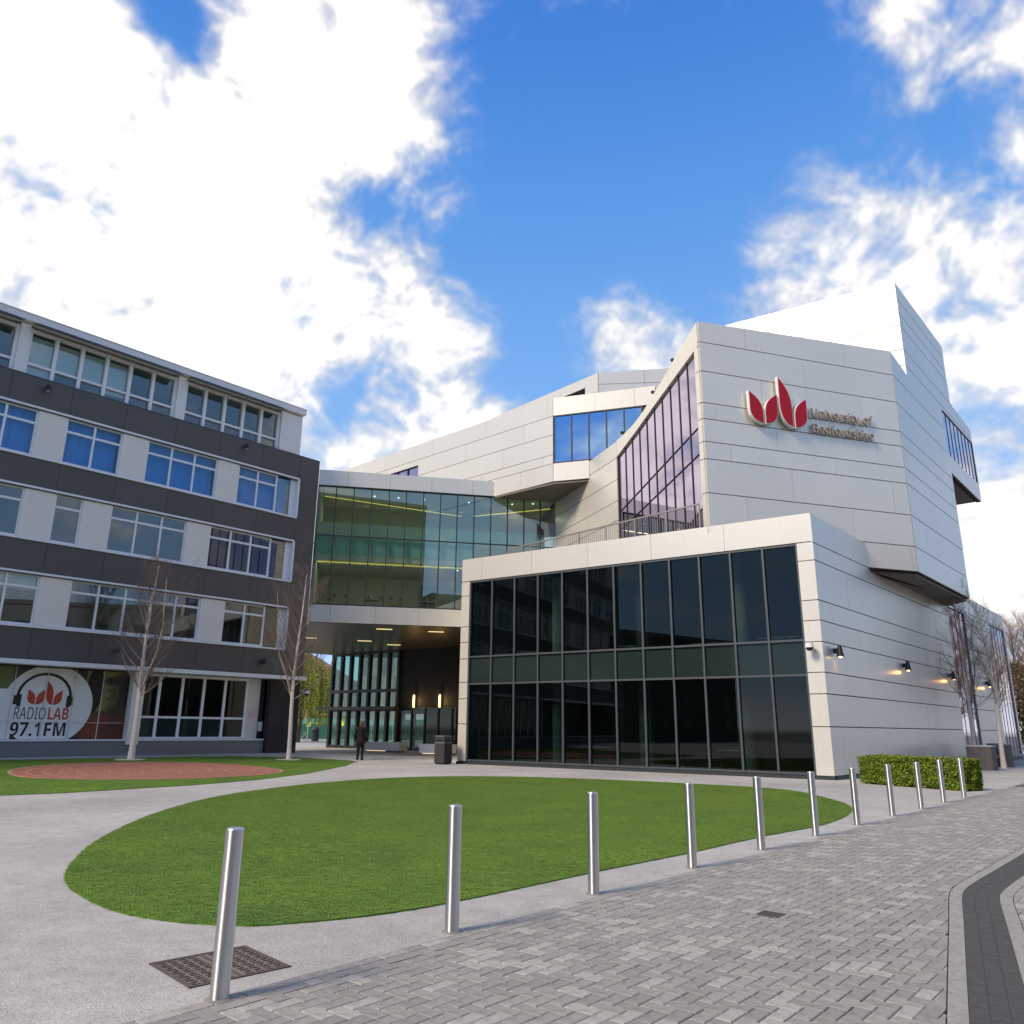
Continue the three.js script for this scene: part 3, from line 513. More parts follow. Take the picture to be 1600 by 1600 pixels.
// small black lamps on the charcoal bands
{
  const mk = (s, y) => { const d = dirOf(D1), x = -10.91 + s * d[0], z = -41.95 + s * d[1], n = [Math.cos(D1 * RAD), Math.sin(D1 * RAD)]; return [x + n[0] * 0.03, y, z + n[1] * 0.03]; };
  const spots = [[-14.08, 15.45, 'on the top charcoal band, farther from the link bridge'], [-4.62, 15.45, 'on the top charcoal band, nearer the link bridge'], [-9.59, 4.56, 'on the lowest charcoal band above the poster'], [-2.48, 4.58, 'on the lowest charcoal band above the brick corner']]; let first;
  for (const [s, y, k] of spots) {
    const label = 'black drum wall lamp ' + k;
    if (first) { const c2 = copyOf(first, mk(s, y), undefined, label); continue; }
    first = thing('wall_lamp', label, 'lamp', mk(s, y), (90 - D1) * RAD, 'lamps on the office block');
    mesh('bracket', bx(-0.05, 0.05, 0.05, 0.15, 0, 0.16), M.black, first); mesh('housing', new THREE.CylinderGeometry(0.09, 0.12, 0.26, 20).translate(0, 0.08, 0.24), M.black, first); mesh('lens', new THREE.CylinderGeometry(0.1, 0.1, 0.01, 20).translate(0, -0.056, 0.24), M.aluminium[0], first);
  }
}
// ------------------------------------------------------------------ the metal-clad main building
const FRONT = 124.6;
const uni = thing('university_building', 'angular building clad in pale metal panels with a dark glazed pavilion', 'building', [11.03, 0, -28.03]);
const rowsLow = [0.12, 1.75, 2.86, 3.6, 4.67, 5.43, 6.16, 7.62, 8.28, 9.37];
const rowsHigh = [8.27, 9.38, 10.8, 12.25, 13.0, 14.0, 14.72, 16.15, 17.5, 18.95, 19.8, 21.1, 21.8, 22.6, 23.6];
const A0 = [-1.86, -36.93], B0 = [11.03, -28.03], SL = [7.85, -30.19], SR = [17.52, -33.24], dD1 = dirOf(D1);
const sideAt = (s, n = 0) => [B0[0] + s * dD1[0] + n * Math.cos(D1 * RAD), B0[1] + s * dD1[1] + n * Math.sin(D1 * RAD)];
const blueAt = (s, n = 0) => [SR[0] + s * dD1[0] + n * Math.cos(D1 * RAD), SR[1] + s * dD1[1] + n * Math.sin(D1 * RAD)];
function worldPrism(name, part, foot, y0, y1, mat) { // a part in world axes under a building
  const m = mesh(name, prism(foot.map(([x, z]) => [x - part.position.x, z - part.position.z]), y0 - part.position.y, y1 - part.position.y), mat, part); return m;
}
{ // glazed pavilion: front
  const p = wallPart('pavilion_front', uni, A0[0], A0[1], FRONT); p.userData.label = 'dark glazed pavilion front in a pale metal frame';
  const L = 15.69;
  const frameTop = [[-0.57, 8.33], [L, 8.33], [L, 9.4], [-0.57, 9.4]];
  clad(p, frameTop, [8.29, 9.44], () => [0.6, 3.4, 6.3, 9.3, 12.4], { hgap: 0.02 });
  for (const [a, b] of [[-0.57, -0.1], [15.13, L]]) clad(p, [[a, 0.12], [b, 0.12], [b, 8.31], [a, 8.31]], [...rowsLow.slice(0, 8), 8.31], () => [], { hgap: 0.03 });
  glaze(p, lineup(-0.06, 15.1, 12), [0.17, 3.52, 4.75, 8.27], { glass: M.darkGlass, frame: M.frameMid, bw: 0.075, bd: 0.2, z: -0.06, skip: (i, j) => (j === 1 ? M.spandrel : M.darkGlass) });
  box('plinth', -0.6, L + 0.03, 0, 0.115, -0.4, 0.1, M.frame, p);
  // rooms behind the glass
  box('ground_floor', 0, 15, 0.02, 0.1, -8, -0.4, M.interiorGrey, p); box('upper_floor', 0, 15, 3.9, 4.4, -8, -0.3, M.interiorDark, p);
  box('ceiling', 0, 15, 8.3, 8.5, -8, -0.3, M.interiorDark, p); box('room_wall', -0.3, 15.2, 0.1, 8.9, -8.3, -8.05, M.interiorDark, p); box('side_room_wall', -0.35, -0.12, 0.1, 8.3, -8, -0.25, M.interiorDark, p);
  for (const s of [3.9, 8.1, 12.3]) for (const [y0, y1] of [[0.1, 3.9], [4.4, 8.3]]) { const c = mesh('column', new THREE.CylinderGeometry(0.3, 0.3, y1 - y0, 28), y0 > 2 && s !== 8.1 ? M.plaster : M.interiorGrey, p); c.position.set(s, (y0 + y1) / 2, -1.5); }
  for (const [s, y, z] of [[1.5, 4.4, -3], [7.2, 4.4, -2.6], [10.5, 4.4, -3.2], [13.6, 4.4, -2.4], [5, 0.1, -3], [11.6, 0.1, -2.8]]) { box('desk', s - 0.8, s + 0.8, y + 0.7, y + 0.74, z - 0.4, z + 0.4, M.plaster, p); for (const e of [-0.75, 0.7]) box('desk_leg', s + e, s + e + 0.05, y, y + 0.7, z - 0.35, z + 0.35, M.frame, p); }
}
{ // pavilion: long side wall with window strips
  const p = wallPart('pavilion_side', uni, B0[0], B0[1], D1); p.userData.label = 'pale metal side wall with recessed joints';
  const L = 33.3, H = 9.37, holes = [[18.5, 22.3, 0.13, 8.16], [28.4, 32.95, 0.13, 8.2]];
  clad(p, [[-0.05, 0.12], [L, 0.12], [L, 9.2], [-0.05, H]], rowsLow, (r) => jointsEvery(4.7, 1.9)(r), { holes, thick: 0.06 });
  for (const [a, b, y0, y1] of holes) { const n = Math.round((b - a) / 0.95); glaze(p, lineup(a + 0.03, b - 0.03, n), [y0 + 0.03, y1 - 0.03], { glass: M.mirrorGlass, frame: M.fin, bw: 0.05, bd: 0.04, z: -0.03 }); box('room_wall', a, b, y0, y1, -2.6, -2.4, M.interiorDark, p); }
  box('plinth', 0.14, L, 0, 0.113, -0.3, 0.075, M.frame, p);
  box('end_wall', L - 0.35, L - 0.02, 0, 9.1, -16, -0.3, M.joint, p);
}
{ // pavilion roof terrace and core
  worldPrism('terrace_roof', uni, [[-1.5, -37.3], [10.8, -28.5], sideAt(32.9, -0.3), [22, -64], [-1.5, -56]], 8.95, 9.2, M.roofFelt);
  worldPrism('left_wall', uni, [[-2.32, -37.3], [-1.9, -37.45], [-0.6, -56], [-1.0, -56]], 0, 8.9, M.panel[0]);
  worldPrism('rear_core', uni, [sideAt(2.5, -10), sideAt(18.3, -4), sideAt(32.5, -4), sideAt(32.5, -14), [2, -52], [1.4, -47]], 0, 8.9, M.interiorDark);
}
const tallT = [19.16, -35.08], dF = dirOf(FRONT);
{ // upper block: face with the sign
  const p = wallPart('sign_face', uni, SL[0], SL[1], 72.5); p.userData.label = 'tall pale metal wall that carries the emblem and lettering';
  clad(p, [[0, 9.15], [7.42, 9.15], [7.42, 8.27], [10.13, 8.27], [10.13, 18.72], [0, 18.45]], rowsHigh.slice(0, 10), (r) => jointsEvery(5.2, 2.3)(r + 1), {});
  const b = wallPart('street_face', uni, SR[0], SR[1], D1); b.userData.label = 'bluish metal wall facing the street, with a cantilevered window bay';
  const hole = [8.9, 15.92, 16.1, 18.72];
  clad(b, [[0.015, 8.25], [9.15, 8.25], [9.15, 15.1], [16.05, 15.0], [15.9, 19.6], [11.28, 19.85], [11.28, 23.4], [2.42, 23.52], [2.42, 18.4], [0.015, 18.72]], rowsHigh, (r) => jointsEvery(5.0, 2.1)(r), { holes: [hole] });
  glaze(b, lineup(hole[0] + 0.03, hole[1] - 0.03, 8), [hole[2] + 0.03, hole[3] - 0.03], { glass: M.mirrorGlass, frame: M.fin, bw: 0.06, bd: 0.05, z: 0.0 });
  box('bay_interior', 9.0, 15.7, 15.35, 19.3, -4.2, -1.2, M.interiorDark, b); box('bay_floor', 9.2, 15.95, 15.02, 15.25, -4.2, -0.25, M.soffit, b); box('bay_end', 15.7, 15.9, 15.26, 19.5, -4.2, -0.25, M.panel[0], b); box('bay_roof', 9.2, 15.69, 19.35, 19.55, -4.2, -0.25, M.panel[1], b);
  box('block_end', 8.9, 9.12, 8.35, 15.0, -6, -0.25, M.panel[0], b);
  const t = wallPart('tower_face', uni, tallT[0] - 9.2 * dF[0], tallT[1] - 9.2 * dF[1], FRONT); t.userData.label = 'sunlit white wall of the tallest block';
  clad(t, [[0, 15], [9.19, 15], [9.19, 23.52], [0, 23.72]], [14.9, 16.15, 17.5, 18.95, 19.8, 21.1, 21.8, 22.6, 23.8], (r) => jointsEvery(4.6, 1.7)(r), {});
  const lE = [tallT[0] - 9.2 * dF[0], tallT[1] - 9.2 * dF[1]], be = blueAt(11.25, -0.3);
  worldPrism('tower_core', uni, [[tallT[0] - 0.5, tallT[1] - 0.3], be, [be[0] - 8, be[1] - 5], [lE[0] + 0.2, lE[1] - 0.5]], 15.5, 23.35, M.panel[0]);
  worldPrism('block_core', uni, [[10.8, -32.0], blueAt(0.3, -1.2), blueAt(8.8, -0.6), [13, -47], [6.6, -44.3]], 9.2, 17.8, M.interiorDark);
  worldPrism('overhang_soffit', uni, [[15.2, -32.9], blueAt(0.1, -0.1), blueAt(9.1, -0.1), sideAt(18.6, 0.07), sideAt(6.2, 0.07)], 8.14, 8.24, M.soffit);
}
{ // flank beside the terrace: sweeping coping over slanted glazing
  const L = 15.3, S = (s) => L - s, F = [SL[0] + L * Math.sin(-20 * RAD), SL[1] - L * Math.cos(-20 * RAD)];
  const p = wallPart('flank', uni, F[0], F[1], 160); p.userData.label = 'flank with a sweeping coping above slanted terrace glazing';
  const top = [[0.0, 18.43], [1.57, 17.7], [2.42, 17.24], [3.29, 16.84], [4.0, 16.52], [4.6, 16.22], [5.47, 15.92], [6.2, 15.77], [6.8, 15.7], [7.6, 15.63], [8.9, 15.57], [L, 15.5]];
  const edge = [[0.3, 17.3], [2.28, 16.54], [4.17, 15.9], [5.5, 15.42], [7.5, 14.78]];
  const edgeAt = (s) => { for (let i = 0; i < edge.length - 1; i++) if (s <= edge[i + 1][0]) return edge[i][1] + (edge[i + 1][1] - edge[i][1]) * (s - edge[i][0]) / (edge[i + 1][0] - edge[i][0]); return edge[4][1]; };
  const flip = (pts) => pts.map(([s, y]) => [S(s), y]);
  // coping strip in long panels
  const cuts = [0, 2.42, 4.6, 7.5]; for (let i = 0; i < 3; i++) { const a = cuts[i] + 0.006, b = cuts[i + 1] - 0.006, tp = top.filter(([s]) => s > a && s < b), at = (s) => { for (let k = 0; k < top.length - 1; k++) if (s <= top[k + 1][0]) return top[k][1] + (top[k + 1][1] - top[k][1]) * (s - top[k][0]) / (top[k + 1][0] - top[k][0]); };
    const low = edge.filter(([s]) => s > Math.max(a, 0.3) && s < b).reverse();
    mesh('coping_panel', slab(flip([[a, at(a)], ...tp, [b, at(b)], [b, edgeAt(b)], ...low, [a, edgeAt(Math.max(a, 0.3))]]), -0.25, 0.06), M.panel[i], p); }
  clad(p, flip([[7.52, 9.15], [7.52, 15.6], [8.9, 15.57], [L, 15.5], [L, 9.15]]), [9.1, 10.3, 11.5, 12.5, 13.6, 14.74, 15.8], (r) => [S(10.8 + (r % 2) * 1.6)], {});
  clad(p, flip([[0.0, 9.15], [0.0, 17.25], [0.28, 17.25], [0.28, 9.15]]), [9.1, ...rowsHigh.slice(1)], () => [], { back: 0.2 });
  // glazing: ten tall bays cut by two slanted rails
  const n = 10, bars = [[13.88, -0.262], [12.72, -0.232]];
  for (let i = 0; i <= n; i++) { const s = 0.32 + 7.16 * i / n; box('mullion', S(s) - 0.028, S(s) + 0.028, 9.2, edgeAt(s) - 0.01, -0.12, -0.03, M.fin, p); }
  for (let i = 0; i < n; i++) {
    const a = 0.32 + 7.16 * i / n, b = a + 0.716, whole = flip([[a, 9.2], [a, edgeAt(a)], [b, edgeAt(b)], [b, 9.2]]);
    const lineC = ([y, m]) => [(-m) * -1, y + m * L]; // y = y0 + m*(L - x)
    const cut = (poly, [y0, m], above) => above ? clipHalf(poly, -m, -1, -(y0 + m * L) ) : clipHalf(poly, m, 1, y0 + m * L);
    const pieces = [cut(whole, bars[0], true), cut(cut(whole, bars[0], false), bars[1], true), cut(whole, bars[1], false)];
    for (const q of pieces) if (q.length > 2) mesh('pane', slab(q, -0.07, -0.062), M.mirrorGlass, p);
  }
  for (const [y0, m] of bars) { const g = bar([S(0.3), y0 + m * 0.3, -0.06], [S(7.48), y0 + m * 7.48, -0.06], 0.04, 0.04, 6); mesh('slanted_rail', g, M.fin, p); }
  const gh = []; for (let i = 0; i < top.length - 1; i++) { const [s0, y0] = top[i], [s1, y1] = top[i + 1], d = dirOf(72.5), f = dirOf(-20), q = (s, y, k) => [SL[0] + f[0] * s + d[0] * k - 11.03, y - 0.4, SL[1] + f[1] * s + d[1] * k + 28.03]; const a = q(s0, y0, 0.25), b = q(s1, y1, 0.25), c = q(s1, y1, 9.3), e = q(s0, y0, 9.3); gh.push(a, b, c, a, c, e); }
  const rg = new THREE.BufferGeometry(); rg.setAttribute('position', new THREE.Float32BufferAttribute(gh.flat(), 3)); rg.computeVertexNormals(); const roof = mesh('swept_roof', rg, M.roofFelt, uni);
}
const CW = [2.26, -40.86];
{ // left wing with the corner window, and the roof block behind it
  const p = wallPart('wing_face', uni, CW[0], CW[1], 132.5); p.userData.label = 'brilliant white cantilevered wing wall';
  clad(p, [[-24, 14.6], [0, 14.6], [0, 19.5], [-24, 19.5]], [14.58, 15.63, 16.15, 17.32, 18.43, 19.55], (r) => jointsEvery(4.8, 1.7)(r), { holes: [[-14.6, -11.35, 16.9, 18.05]], hgap: 0.03 });
  glaze(p, lineup(-14.57, -11.38, 3), [16.93, 18.02], { glass: M.mirrorGlass, frame: M.fin, bw: 0.06, bd: 0.16, z: -0.05 });
  const w = wallPart('wing_window', uni, CW[0], CW[1], 108.7); w.userData.label = 'blue tinted corner window in the white wing';
  clad(w, [[0.01, 14.6], [2.0, 14.6], [2.0, 15.62], [0.01, 15.62]], [14.5, 15.7], () => [], { hgap: 0 });
  clad(w, [[0.01, 18.45], [5.7, 18.45], [5.7, 19.5], [0.01, 19.5]], [18.4, 19.6], () => [2.4, 4.6], { hgap: 0 });
  glaze(w, lineup(0.05, 4.95, 5), [15.67, 18.42], { glass: M.wingGlass, frame: M.frame, bw: 0.06, bd: 0.16, z: -0.02 });
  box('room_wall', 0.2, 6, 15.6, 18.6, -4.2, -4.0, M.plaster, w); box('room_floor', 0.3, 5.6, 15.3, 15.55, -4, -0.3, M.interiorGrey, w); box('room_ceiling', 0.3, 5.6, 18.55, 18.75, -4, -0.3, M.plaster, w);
  for (const [x, z] of [[1, -1], [2, -1], [3, -1.2], [4, -1], [2.8, -2.2], [1.5, -2.6]]) { const d = mesh('downlight', new THREE.CylinderGeometry(0.05, 0.05, 0.02, 14), M.softGlow, w); d.position.set(x, 18.53, z); }
  const soff = [CW, [4.18, -40.24], [3.0, -44.4], [-1.0, -43.7]];
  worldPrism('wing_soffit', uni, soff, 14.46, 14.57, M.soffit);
  worldPrism('wing_roof', uni, [[CW[0] + 0.1, CW[1] - 0.3], [7.4, -39.4], [9, -46], [-8, -58], [-14.5, -57.2]], 18.95, 19.2, M.roofFelt);
  worldPrism('wing_core', uni, [[1.0, -47.4], [4, -46], [8, -52], [-6, -58], [-13.8, -57.4]], 14.7, 18.9, M.interiorGrey);
  const RB = [4.88, -41.33];
  const r = wallPart('roof_block_face', uni, RB[0], RB[1], 138.5);
  clad(r, [[-26, 19.0], [0, 19.0], [0, 21.33], [-26, 21.3]], [18.9, 20.2, 21.4], (k) => jointsEvery(5, 2)(k), { hgap: 0.02, holes: [[-3.1, -1.0, 20.28, 20.72]] });
  for (let k = 0; k < 4; k++) { const b = box('louvre_blade', -3.08, -1.02, 20.3 + k * 0.11, 20.33 + k * 0.11, -0.12, 0.05, M.fin, r); }
  const rf = wallPart('roof_block_front', uni, RB[0], RB[1], 96);
  clad(rf, [[0.01, 19.0], [4.0, 19.0], [4.0, 21.45], [0.01, 21.33]], [18.9, 20.6, 21.5], () => [2.6], { hgap: 0.03 });
  worldPrism('roof_block_core', uni, [[RB[0] + 0.05, RB[1] - 0.4], [8.6, -41.1], [12, -48], [-9, -60], [-12.2, -60.6]], 19.2, 21.2, M.panel[0]);
}
{ // terrace railing
  const r0 = [7.6, -30.6], r1 = [-0.2, -39.4], L = Math.hypot(r1[0] - r0[0], r1[1] - r0[1]), az = Math.atan2(r0[0] - r1[0], -(r0[1] - r1[1])) / RAD;
  const t = thing('terrace_railing', 'thin metal railing along the pavilion roof terrace', 'railing', [r1[0], 9.2, r1[1]], (90 - az) * RAD);
  const m = std([0.42, 0.38, 0.35], 0.4, 0.6);
  box('top_rail', 0, L, 1.22, 1.28, -0.03, 0.03, m, t); box('bottom_rail', 0, L, 0.1, 0.14, -0.015, 0.015, m, t);
  const n = 7; for (let i = 0; i <= n; i++) box('post', L * i / n - 0.03, L * i / n + 0.03, 0, 1.22, -0.02, 0.02, m, t);
  const k = Math.floor(L / 0.125); for (let i = 1; i < k; i++) box('baluster', i * 0.125 - 0.008, i * 0.125 + 0.008, 0.14, 1.22, -0.008, 0.008, m, t);
}
// ------------------------------------------------------------------ glazed link bridge over the passage
const LK = [-10.91, -41.95], LKAZ = 78.9, dL = dirOf(LKAZ), nL = [Math.cos(LKAZ * RAD), Math.sin(LKAZ * RAD)];
const linkAt = (s, n = 0) => [LK[0] + s * dL[0] + n * nL[0], LK[1] + s * dL[1] + n * nL[1]];
const link = thing('link_bridge', 'two storey glazed bridge joining the office block to the pale metal building', 'bridge', [LK[0], 0, LK[1]], (90 - LKAZ) * RAD);
{
  const p = link; // the bridge's own axes are its wall axes
  clad(p, [[0.05, 14.62], [10.1, 14.62], [10.1, 15.5], [0.05, 15.5]], [14.6, 15.55], () => [1.65, 4.02, 6.39, 8.76], { hgap: 0.02, name: 'parapet_panel' });
  clad(p, [[0.05, 6.95], [10, 6.95], [10, 7.88], [0.05, 7.88]], [6.9, 7.93], () => [1.2, 3.58, 5.96, 8.34], { hgap: 0.02, name: 'fascia_panel' });
  glaze(p, lineup(0.08, 13.8, 14), [7.93, 11.75, 14.57], { glass: M.linkGlass, frame: M.frame, bw: 0.055, bd: 0.14, z: -0.06 });
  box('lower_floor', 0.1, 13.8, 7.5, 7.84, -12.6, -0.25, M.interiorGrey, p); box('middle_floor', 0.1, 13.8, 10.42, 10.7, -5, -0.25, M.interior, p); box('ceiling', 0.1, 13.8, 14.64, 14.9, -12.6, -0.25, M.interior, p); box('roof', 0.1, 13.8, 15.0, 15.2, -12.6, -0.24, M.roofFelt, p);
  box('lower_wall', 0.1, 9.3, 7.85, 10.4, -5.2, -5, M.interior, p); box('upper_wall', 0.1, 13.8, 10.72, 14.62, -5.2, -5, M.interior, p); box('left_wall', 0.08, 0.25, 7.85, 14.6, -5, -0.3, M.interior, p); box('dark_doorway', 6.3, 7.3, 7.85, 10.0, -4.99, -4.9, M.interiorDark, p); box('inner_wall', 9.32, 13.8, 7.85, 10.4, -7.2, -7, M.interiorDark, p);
  for (let i = 0; i < 9; i++) box('teal_panel', 0.14 + i * 0.98, 1.06 + i * 0.98, 10.74, 11.7, -0.24, -0.22, M.tealGlass, p);
  for (let i = 0; i < 11; i++) box('balustrade_panel', 0.16 + i * 1.2, 1.32 + i * 1.2, 11.74, 12.72, -1.02, -1.0, M.balGlass, p);
  const s1 = mesh('strip_light', bar([0.1, 10.36, -0.55], [9.5, 10.36, -0.55], 0.022, 0.022, 8), M.stripGlow, p), s2 = mesh('strip_light', bar([0.4, 14.2, -0.8], [8.6, 14.2, -3.4], 0.022, 0.022, 8), M.stripGlow, p), s3 = mesh('strip_light', bar([9.3, 14.2, -3.2], [13.6, 14.3, -0.8], 0.028, 0.028, 8), M.stripGlow, p);
  for (const [x, y, z, wd, k] of [[4.8, 10.3, -0.56, 9.4, 11], [4.5, 14.1, -2.1, 8.2, 7], [11.4, 14.1, -2, 4, 7]]) { const l = new THREE.RectAreaLight(0xfff1cc, k, wd, 0.1); l.name = 'strip_light_glow'; l.position.set(x, y, z); l.rotation.x = -Math.PI / 2; p.add(l); }
  for (const [x, y, z] of [[3.2, 14.62, -1.6], [4.6, 14.62, -1.6], [6.1, 14.62, -1.6], [8.8, 14.62, -1.6], [10.2, 14.62, -2], [11.4, 14.62, -1.4], [12.6, 14.62, -1], [8.2, 10.4, -1.4]]) { const d = mesh('downlight', new THREE.CylinderGeometry(0.045, 0.045, 0.02, 12), M.softGlow, p); d.position.set(x, y - 0.02, z); }
  // pictures, tables and seats inside
  const pics = [[0.5, 9.2], [1.2, 9.2], [1.85, 9.2], [3.3, 9.15], [3.95, 9.15], [4.6, 9.15], [5.2, 9.1]];
  for (const [x, y] of pics) { const f = sub('picture', p); box('frame', x - 0.2, x + 0.2, y - 0.2, y + 0.2, -4.99, -4.95, M.plaster, f); box('print', x - 0.1, x + 0.1, y - 0.1, y + 0.1, -4.949, -4.94, M.interiorDark, f); }
  for (const x of [3.4, 6.6]) { const tb = sub('table', p); box('top', x - 0.4, x + 0.4, 8.55, 8.59, -2.6, -1.8, M.interiorDark, tb); const c = mesh('stem', new THREE.CylinderGeometry(0.04, 0.04, 0.7, 12), M.steel, tb); c.position.set(x, 8.2, -2.2); const b2 = mesh('bottle', new THREE.CylinderGeometry(0.04, 0.05, 0.3, 12), M.balGlass, tb); b2.position.set(x - 0.05, 8.75, -2.2); }
  for (const x of [4.9, 8.5]) { const so = sub('sofa', p); box('seat', x - 0.8, x + 0.8, 7.9, 8.2, -3.6, -2.9, std([0.3, 0.18, 0.09], 0.9), so); for (const e of [-0.2, 0.2]) box('cushion', x + e - 0.15, x + e + 0.15, 8.2, 8.55, -3.55, -3.4, std([0.45, 0.22, 0.1], 0.9), so); }
  box('rear_mass', 0.1, 13.8, 7.86, 14.6, -12.6, -7.4, M.interiorDark, p);
  const deckFoot = [[0.1, -0.24], [13.8, -0.24], [14, -16], [4, -22.5], [-1.2, -19.4], [-1.2, -12]];
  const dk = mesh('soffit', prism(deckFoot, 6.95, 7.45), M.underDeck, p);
  for (const [x, z] of [[4.2, -2.2], [7.2, -2.6], [-0.2, -8.2], [3.2, -9], [5.2, -11]]) { box('soffit_light', x - 0.45, x + 0.45, 6.925, 6.948, z - 0.04, z + 0.04, std([0.9, 0.8, 0.5], 0.5, 0, { emissive: lin(1, 0.78, 0.35), emissiveIntensity: 0.9 }), p); }
}
// ------------------------------------------------------------------ entrance under the bridge
{
  const g0 = [-13.73, -62.08], g1 = [-7.97, -57.37], L = Math.hypot(g1[0] - g0[0], g1[1] - g0[1]), az = Math.atan2(g1[0] - g0[0], -(g1[1] - g0[1])) / RAD;
  const e = thing('entrance_lobby', 'green glazed entrance lobby in the shade under the link bridge', 'building', [g0[0], 0, g0[1]], (90 - az) * RAD);
  glaze(e, lineup(0, L, 7), [0.1, 2.75, 4.1, 6.9], { glass: phys([0.5, 0.72, 0.66], { transmission: 1, roughness: 0, thickness: 0, ior: 1.7 }), frame: M.black, bw: 0.22, bd: 0.3, z: 0 });
  for (const x of lineup(0.3, L + 2, 6)) box('rear_mullion', x - 0.1, x + 0.1, 0, 6.9, -7.2, -7, M.black, e);
  box('rear_rail', 0, L + 2, 2.6, 3.6, -7.25, -7.21, M.black, e); box('floor', 0, L + 2, 0.01, 0.05, -7, -0.2, M.interiorGrey, e);
  box('canopy', -0.4, L + 0.3, 2.72, 2.95, 0.16, 1.1, M.black, e);
  box('yellow_notice', 1.6, 1.85, 1.6, 2.3, 0.16, 0.17, std([0.55, 0.75, 0.02], 0.6), e);
  // dark doors and wall that turn towards the pavilion
  const q0 = g1, q1 = [-0.85, -52.2], L2 = Math.hypot(q1[0] - q0[0], q1[1] - q0[1]), az2 = Math.atan2(q1[0] - q0[0], -(q1[1] - q0[1])) / RAD;
  const d = thing('entrance_doors', 'black framed doors and dark wall between lobby and pavilion', 'doors', [q0[0], 0, q0[1]], (90 - az2) * RAD);
  box('upper_wall', 0, L2, 2.95, 6.93, -0.3, 0, std([0.008, 0.008, 0.009], 0.75), d); 
  glaze(d, lineup(0.1, L2 - 0.1, 7), [0.06, 2.9], { glass: M.darkGlass, frame: M.black, bw: 0.12, bd: 0.16, z: -0.1, pane: 'door_pane' });
  box('inner_wall', 0, L2, 0, 2.95, -3.2, -3, M.interiorDark, d);
  box('tall_window', L2 - 2.3, L2 - 0.5, 3.6, 6.9, 0.002, 0.012, phys([0.03, 0.05, 0.04], { roughness: 0.08 }), d);
  for (const [u, v] of [[651, 1100], [688, 1100]]) { // two lit tubes by the doors
    const x = u === 651 ? L2 * 0.2 : L2 * 0.47; const lp = mesh('lit_tube', new THREE.CapsuleGeometry(0.07, 0.75, 6, 12), std([1, 0.8, 0.4], 0.5, 0, { emissive: lin(1, 0.7, 0.25), emissiveIntensity: 1.8 }), d); lp.position.set(x, 3.3, 0.25);
    const pl = new THREE.PointLight(0xffc878, 1.6); pl.position.set(x, 3.3, 0.45); pl.castShadow = true; d.add(pl);
  }
}
// ------------------------------------------------------------------ emblem and lettering on the sign face
const font = await new FontLoader().loadAsync('fonts/droid/droid_sans_regular.typeface.json');
{
  const d = dirOf(72.5), at = (s, n) => [SL[0] + s * d[0] + n * Math.cos(72.5 * RAD), SL[1] + s * d[1] + n * Math.sin(72.5 * RAD)];
  const o = at(2.07, 0.06);
  const t = thing('emblem_sign', 'red leaf emblem with raised metal lettering on the pale wall', 'sign', [o[0], 14.02, o[1]], (90 - 72.5) * RAD);
  const red = phys([0.42, 0.006, 0.016], { roughness: 0.3, specularIntensity: 0.45 }), rim = std([0.82, 0.8, 0.77], 0.4, 0.2);
  const petal = (tip, foot, side, w) => { // a leaf: straight spine on one side, belly on the other
    const s = new THREE.Shape(), [tx, ty] = tip, [fx, fy] = foot, h = ty - fy;
    s.moveTo(tx, ty); s.bezierCurveTo(tx + side * w * 0.62, ty - h * 0.2, fx, fy + h * 0.72, fx, fy + h * 0.3); s.lineTo(fx, fy);
    s.bezierCurveTo(tx + side * w * 0.35, fy + h * 0.04, tx - side * 0.01, fy + h * 0.2, tx, fy + h * 0.48); s.lineTo(tx, ty); return s;
  };
  const list = [[[0, 1.44], [0.67, 0], 1, 0.67], [[1.42, 1.46], [0.75, 0], -1, 0.67], [[1.5, 2.3], [2.14, 0], 1, 0.64], [[2.89, 1.44], [2.22, 0], -1, 0.67]];
  for (const [tip, foot, sd, w] of list) {
    const s = petal(tip, foot, sd, w), p = mesh('leaf', new THREE.ExtrudeGeometry(s, { depth: 0.16, bevelEnabled: false, curveSegments: 20 }).translate(0, 0, 0.1), rim, t);
    const cx = (tip[0] + foot[0]) / 2, cy = (tip[1] + foot[1]) / 2, face = new THREE.ExtrudeGeometry(s, { depth: 0.012, bevelEnabled: false, curveSegments: 20 }); face.translate(-cx, -cy, 0.262).scale(0.9, 0.955, 1).translate(cx, cy, 0); mesh('face', face, red, p);
    const spacer = mesh('spacer', bx(cx - 0.06, cx + 0.06, cy - 0.3, cy - 0.1, 0.0, 0.1), M.darkMetal, p);
  }
  const brass = std([0.4, 0.33, 0.27], 0.3, 0.6);
  const line = (text, x, y, width) => {
    const size = 0.4, sc = size / font.data.resolution; let w = 0; for (const ch of text) w += (font.data.glyphs[ch]?.ha ?? 300) * sc;
    const k = width / w; let cx = x;
    for (const ch of text) { const adv = (font.data.glyphs[ch]?.ha ?? 300) * sc * k; if (ch !== ' ') { const g = new TextGeometry(ch, { font, size, depth: 0.1, curveSegments: 4, bevelEnabled: false }); g.scale(k, 1, 1); g.translate(cx, y, 0.07); const m = mesh('letter', g, brass, t); m.userData.label = undefined; delete m.userData.label; } cx += adv; }
  };
  line('University of', 3.16, 0.72, 3.25); line('Bedfordshire', 3.16, 0.0, 3.28);
}
